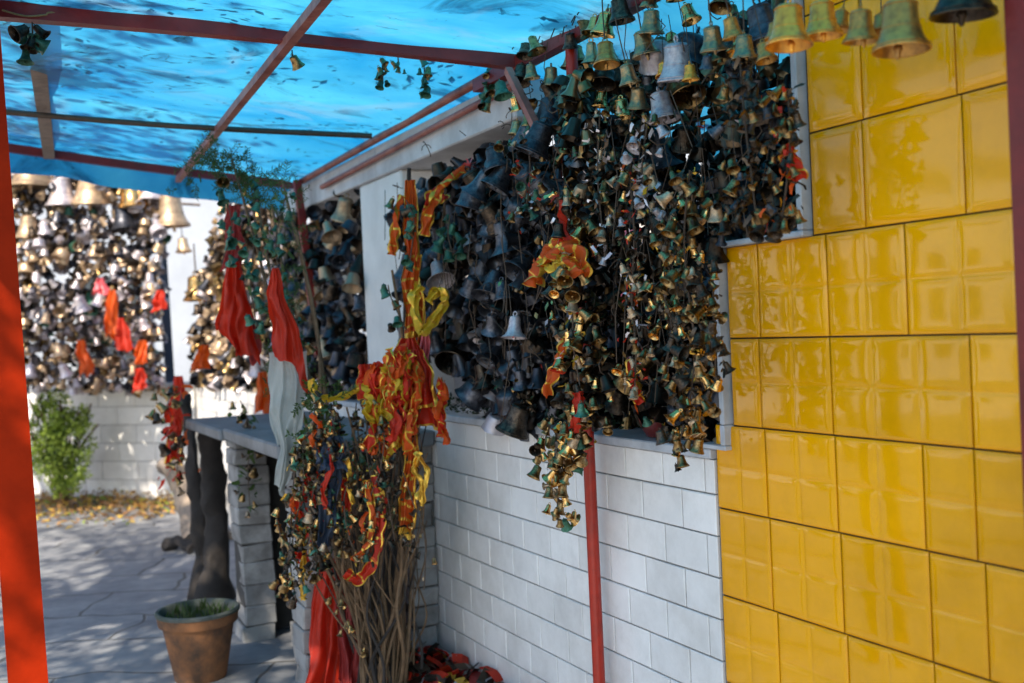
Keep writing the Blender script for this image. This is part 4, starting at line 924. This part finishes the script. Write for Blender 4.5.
# cloth bits on the far mass
random.seed(8)
for (x, y, h, c_, lb) in ((112, 290, 46, CORG, 'orange scarf hanging mid-height in the far bells'), (120, 318, 30, CRED, 'red scarf just under the mid-height orange one in the far bells'), (80, 340, 36, CORG, 'orange scarf at the lower left of the far bells'), (160, 290, 20, CRED, 'small red scarf on the navy blue post'),
                      (142, 340, 24, CORG, 'orange scarf low beside the blue post'), (100, 278, 16, CPNK, 'little pink scarf in the far bells'), (139, 368, 22, CRED, 'red scarf touching the far wall top')):
    drape('scarf', PD(x, y, 9.3), PD(x + U(-3, 6), y + h, 9.3), .06, .13, c_, lb, 'scarf', 2, .03, 'scarves tied in the far bells', nu=14, nv=12)
for (x, y, h, c_, lb) in ((178, 376, 50, CRED, 'red scarf low at the left end of the bells behind the flags'), (205, 345, 24, CORG, 'orange scarf in the bells behind the left flag'), (262, 372, 40, CORG, 'orange scarf in the bells behind the pennant')):
    drape('scarf', PD(x, y, 6.9), PD(x + U(-3, 6), y + h, 6.9), .05, .12, c_, lb, 'scarf', 2, .03, 'scarves tied in the bells behind the flags', nu=14, nv=12)
# plants and bowl on the sill
sl = MB()
for i in range(500):
    q = V((U(1.8, 2.0), U(3.0, 4.7), 1.15 + abs(random.gauss(0, .03)))); dd = V((U(-1, 1), U(-1, 1), U(-.2, 1))).normalized() * U(.015, .035); e2 = dd.cross(V((U(-1, 1), U(-1, 1), U(-1, 1)))).normalized() * .006
    sl.add([q, q + dd * .5 + e2, q + dd, q + dd * .5 - e2], [(0, 1, 2, 3)])
tag(sl.build('sill_plants', DGREEN, smooth=False), 'low dark green creepers along the wall top under the bells', 'plants', kind='stuff')
bl = MB(); q = PX(657, 424, 1.86); bl.lathe([(0, 0), (.03, 0), (.05, .03), (.058, .06), (.053, .058), (.04, .02), (0, .012)], 24, 0, Matrix.Translation((q.x, q.y, 1.15)))
tag(bl.build('bowl', mat('maroon_bowl', (.16, .03, .03), .3), None, (q.x, q.y, 1.15)), 'small maroon bowl on the wall top under the bells', 'bowl')

# ------------------------------------------------------------------ shade trees left of the frame
def tree(loc, crown_c, rad, n, seedv, label, sz=(.06, .13), clumps=46):
    random.seed(seedv); e = empty('tree', loc, label, 'tree', 'shade trees beside the path'); L0_ = V(loc)
    t_ = MB(); cc_ = V(crown_c)
    t_.tube(poly([L0_, L0_.lerp(cc_, .5) + V((.15, -.1, 0)), cc_], 6), [.2 - .12 * k_ / 12 for k_ in range(13)], 12)
    cl_ = []
    for i in range(clumps):
        th_ = U(0, 6.28); ph_ = math.acos(U(-1, 1)); r_ = rnd() ** .5
        c_ = cc_ + V((rad[0] * r_ * math.sin(ph_) * math.cos(th_), rad[1] * r_ * math.sin(ph_) * math.sin(th_), rad[2] * r_ * math.cos(ph_))); cl_.append(c_)
        t_.tube(poly([cc_ - V((0, 0, .8 * rad[2] * rnd())), cc_.lerp(c_, .5) + V((0, 0, .15)), c_], 4), [.05 - .005 * k_ for k_ in range(9)], 6)
    t_.build('trunk', BARK, e, L0_)
    m_ = MB()
    for i in range(n):
        c_ = random.choice(cl_); q = c_ + V((random.gauss(0, .27), random.gauss(0, .27), random.gauss(0, .2)))
        dd = V((U(-1, 1), U(-1, 1), U(-1, .6))).normalized() * U(*sz); e2 = dd.cross(V((U(-1, 1), U(-1, 1), U(-1, 1)))).normalized() * dd.length * .3
        m_.add([q, q + dd * .5 + e2, q + dd, q + dd * .5 - e2], [(0, 1, 2, 3)])
    m_.build('crown', LEAF, e, L0_, smooth=False)['kind'] = 'stuff'
tree((-3.6, 3.6, 0), (-3.0, 3.3, 4.9), (2.0, 3.1, 1.2), 9000, 1, 'leafy tree left of the path shading the paving', clumps=62)
tree((-4.4, 8.6, 0), (-3.0, 8.0, 5.0), (1.7, 1.9, 1.1), 2600, 2, 'leafy tree near the far end shading the white wall', clumps=22)

# ------------------------------------------------------------------ light
sd = V((1, .95, -1.30)).normalized()                    # direction the sunlight travels
sun = bpy.data.lights.new('sun', 'SUN'); sun.energy = 4.7; sun.angle = math.radians(.53); sun.color = (1, .89, .74)
so = bpy.data.objects.new('sun', sun); COL.objects.link(so); so.rotation_euler = sd.to_track_quat('-Z', 'Y').to_euler(); so.location = (-5, -5, 9)
wd = bpy.data.worlds.new('World'); sc.world = wd; wd.use_nodes = True; nt = wd.node_tree
sk = nt.nodes.new('ShaderNodeTexSky'); sk.sky_type = 'NISHITA'; sk.sun_disc = False
el = math.asin(-sd.z); az = math.atan2(-sd.x, -sd.y); sk.sun_elevation = el; sk.sun_rotation = az; sk.altitude = 1500; sk.dust_density = 2.5; sk.ozone_density = .5
nt.links.new(sk.outputs[0], nt.nodes['Background'].inputs[0]); nt.nodes['Background'].inputs[1].default_value = .15
sc.render.engine = 'CYCLES'; sc.cycles.max_bounces = 8; sc.cycles.use_denoising = True
sc.view_settings.view_transform = 'Standard'; sc.view_settings.look = 'None'; sc.view_settings.exposure = .98; sc.view_settings.gamma = 1
sc.render.resolution_x = 1024; sc.render.resolution_y = 683
print('TOP BELLS', sum(1 for o in COL.objects if o.parent is None and o.name.split('.')[0] == 'bell'), 'objects', len(COL.objects))
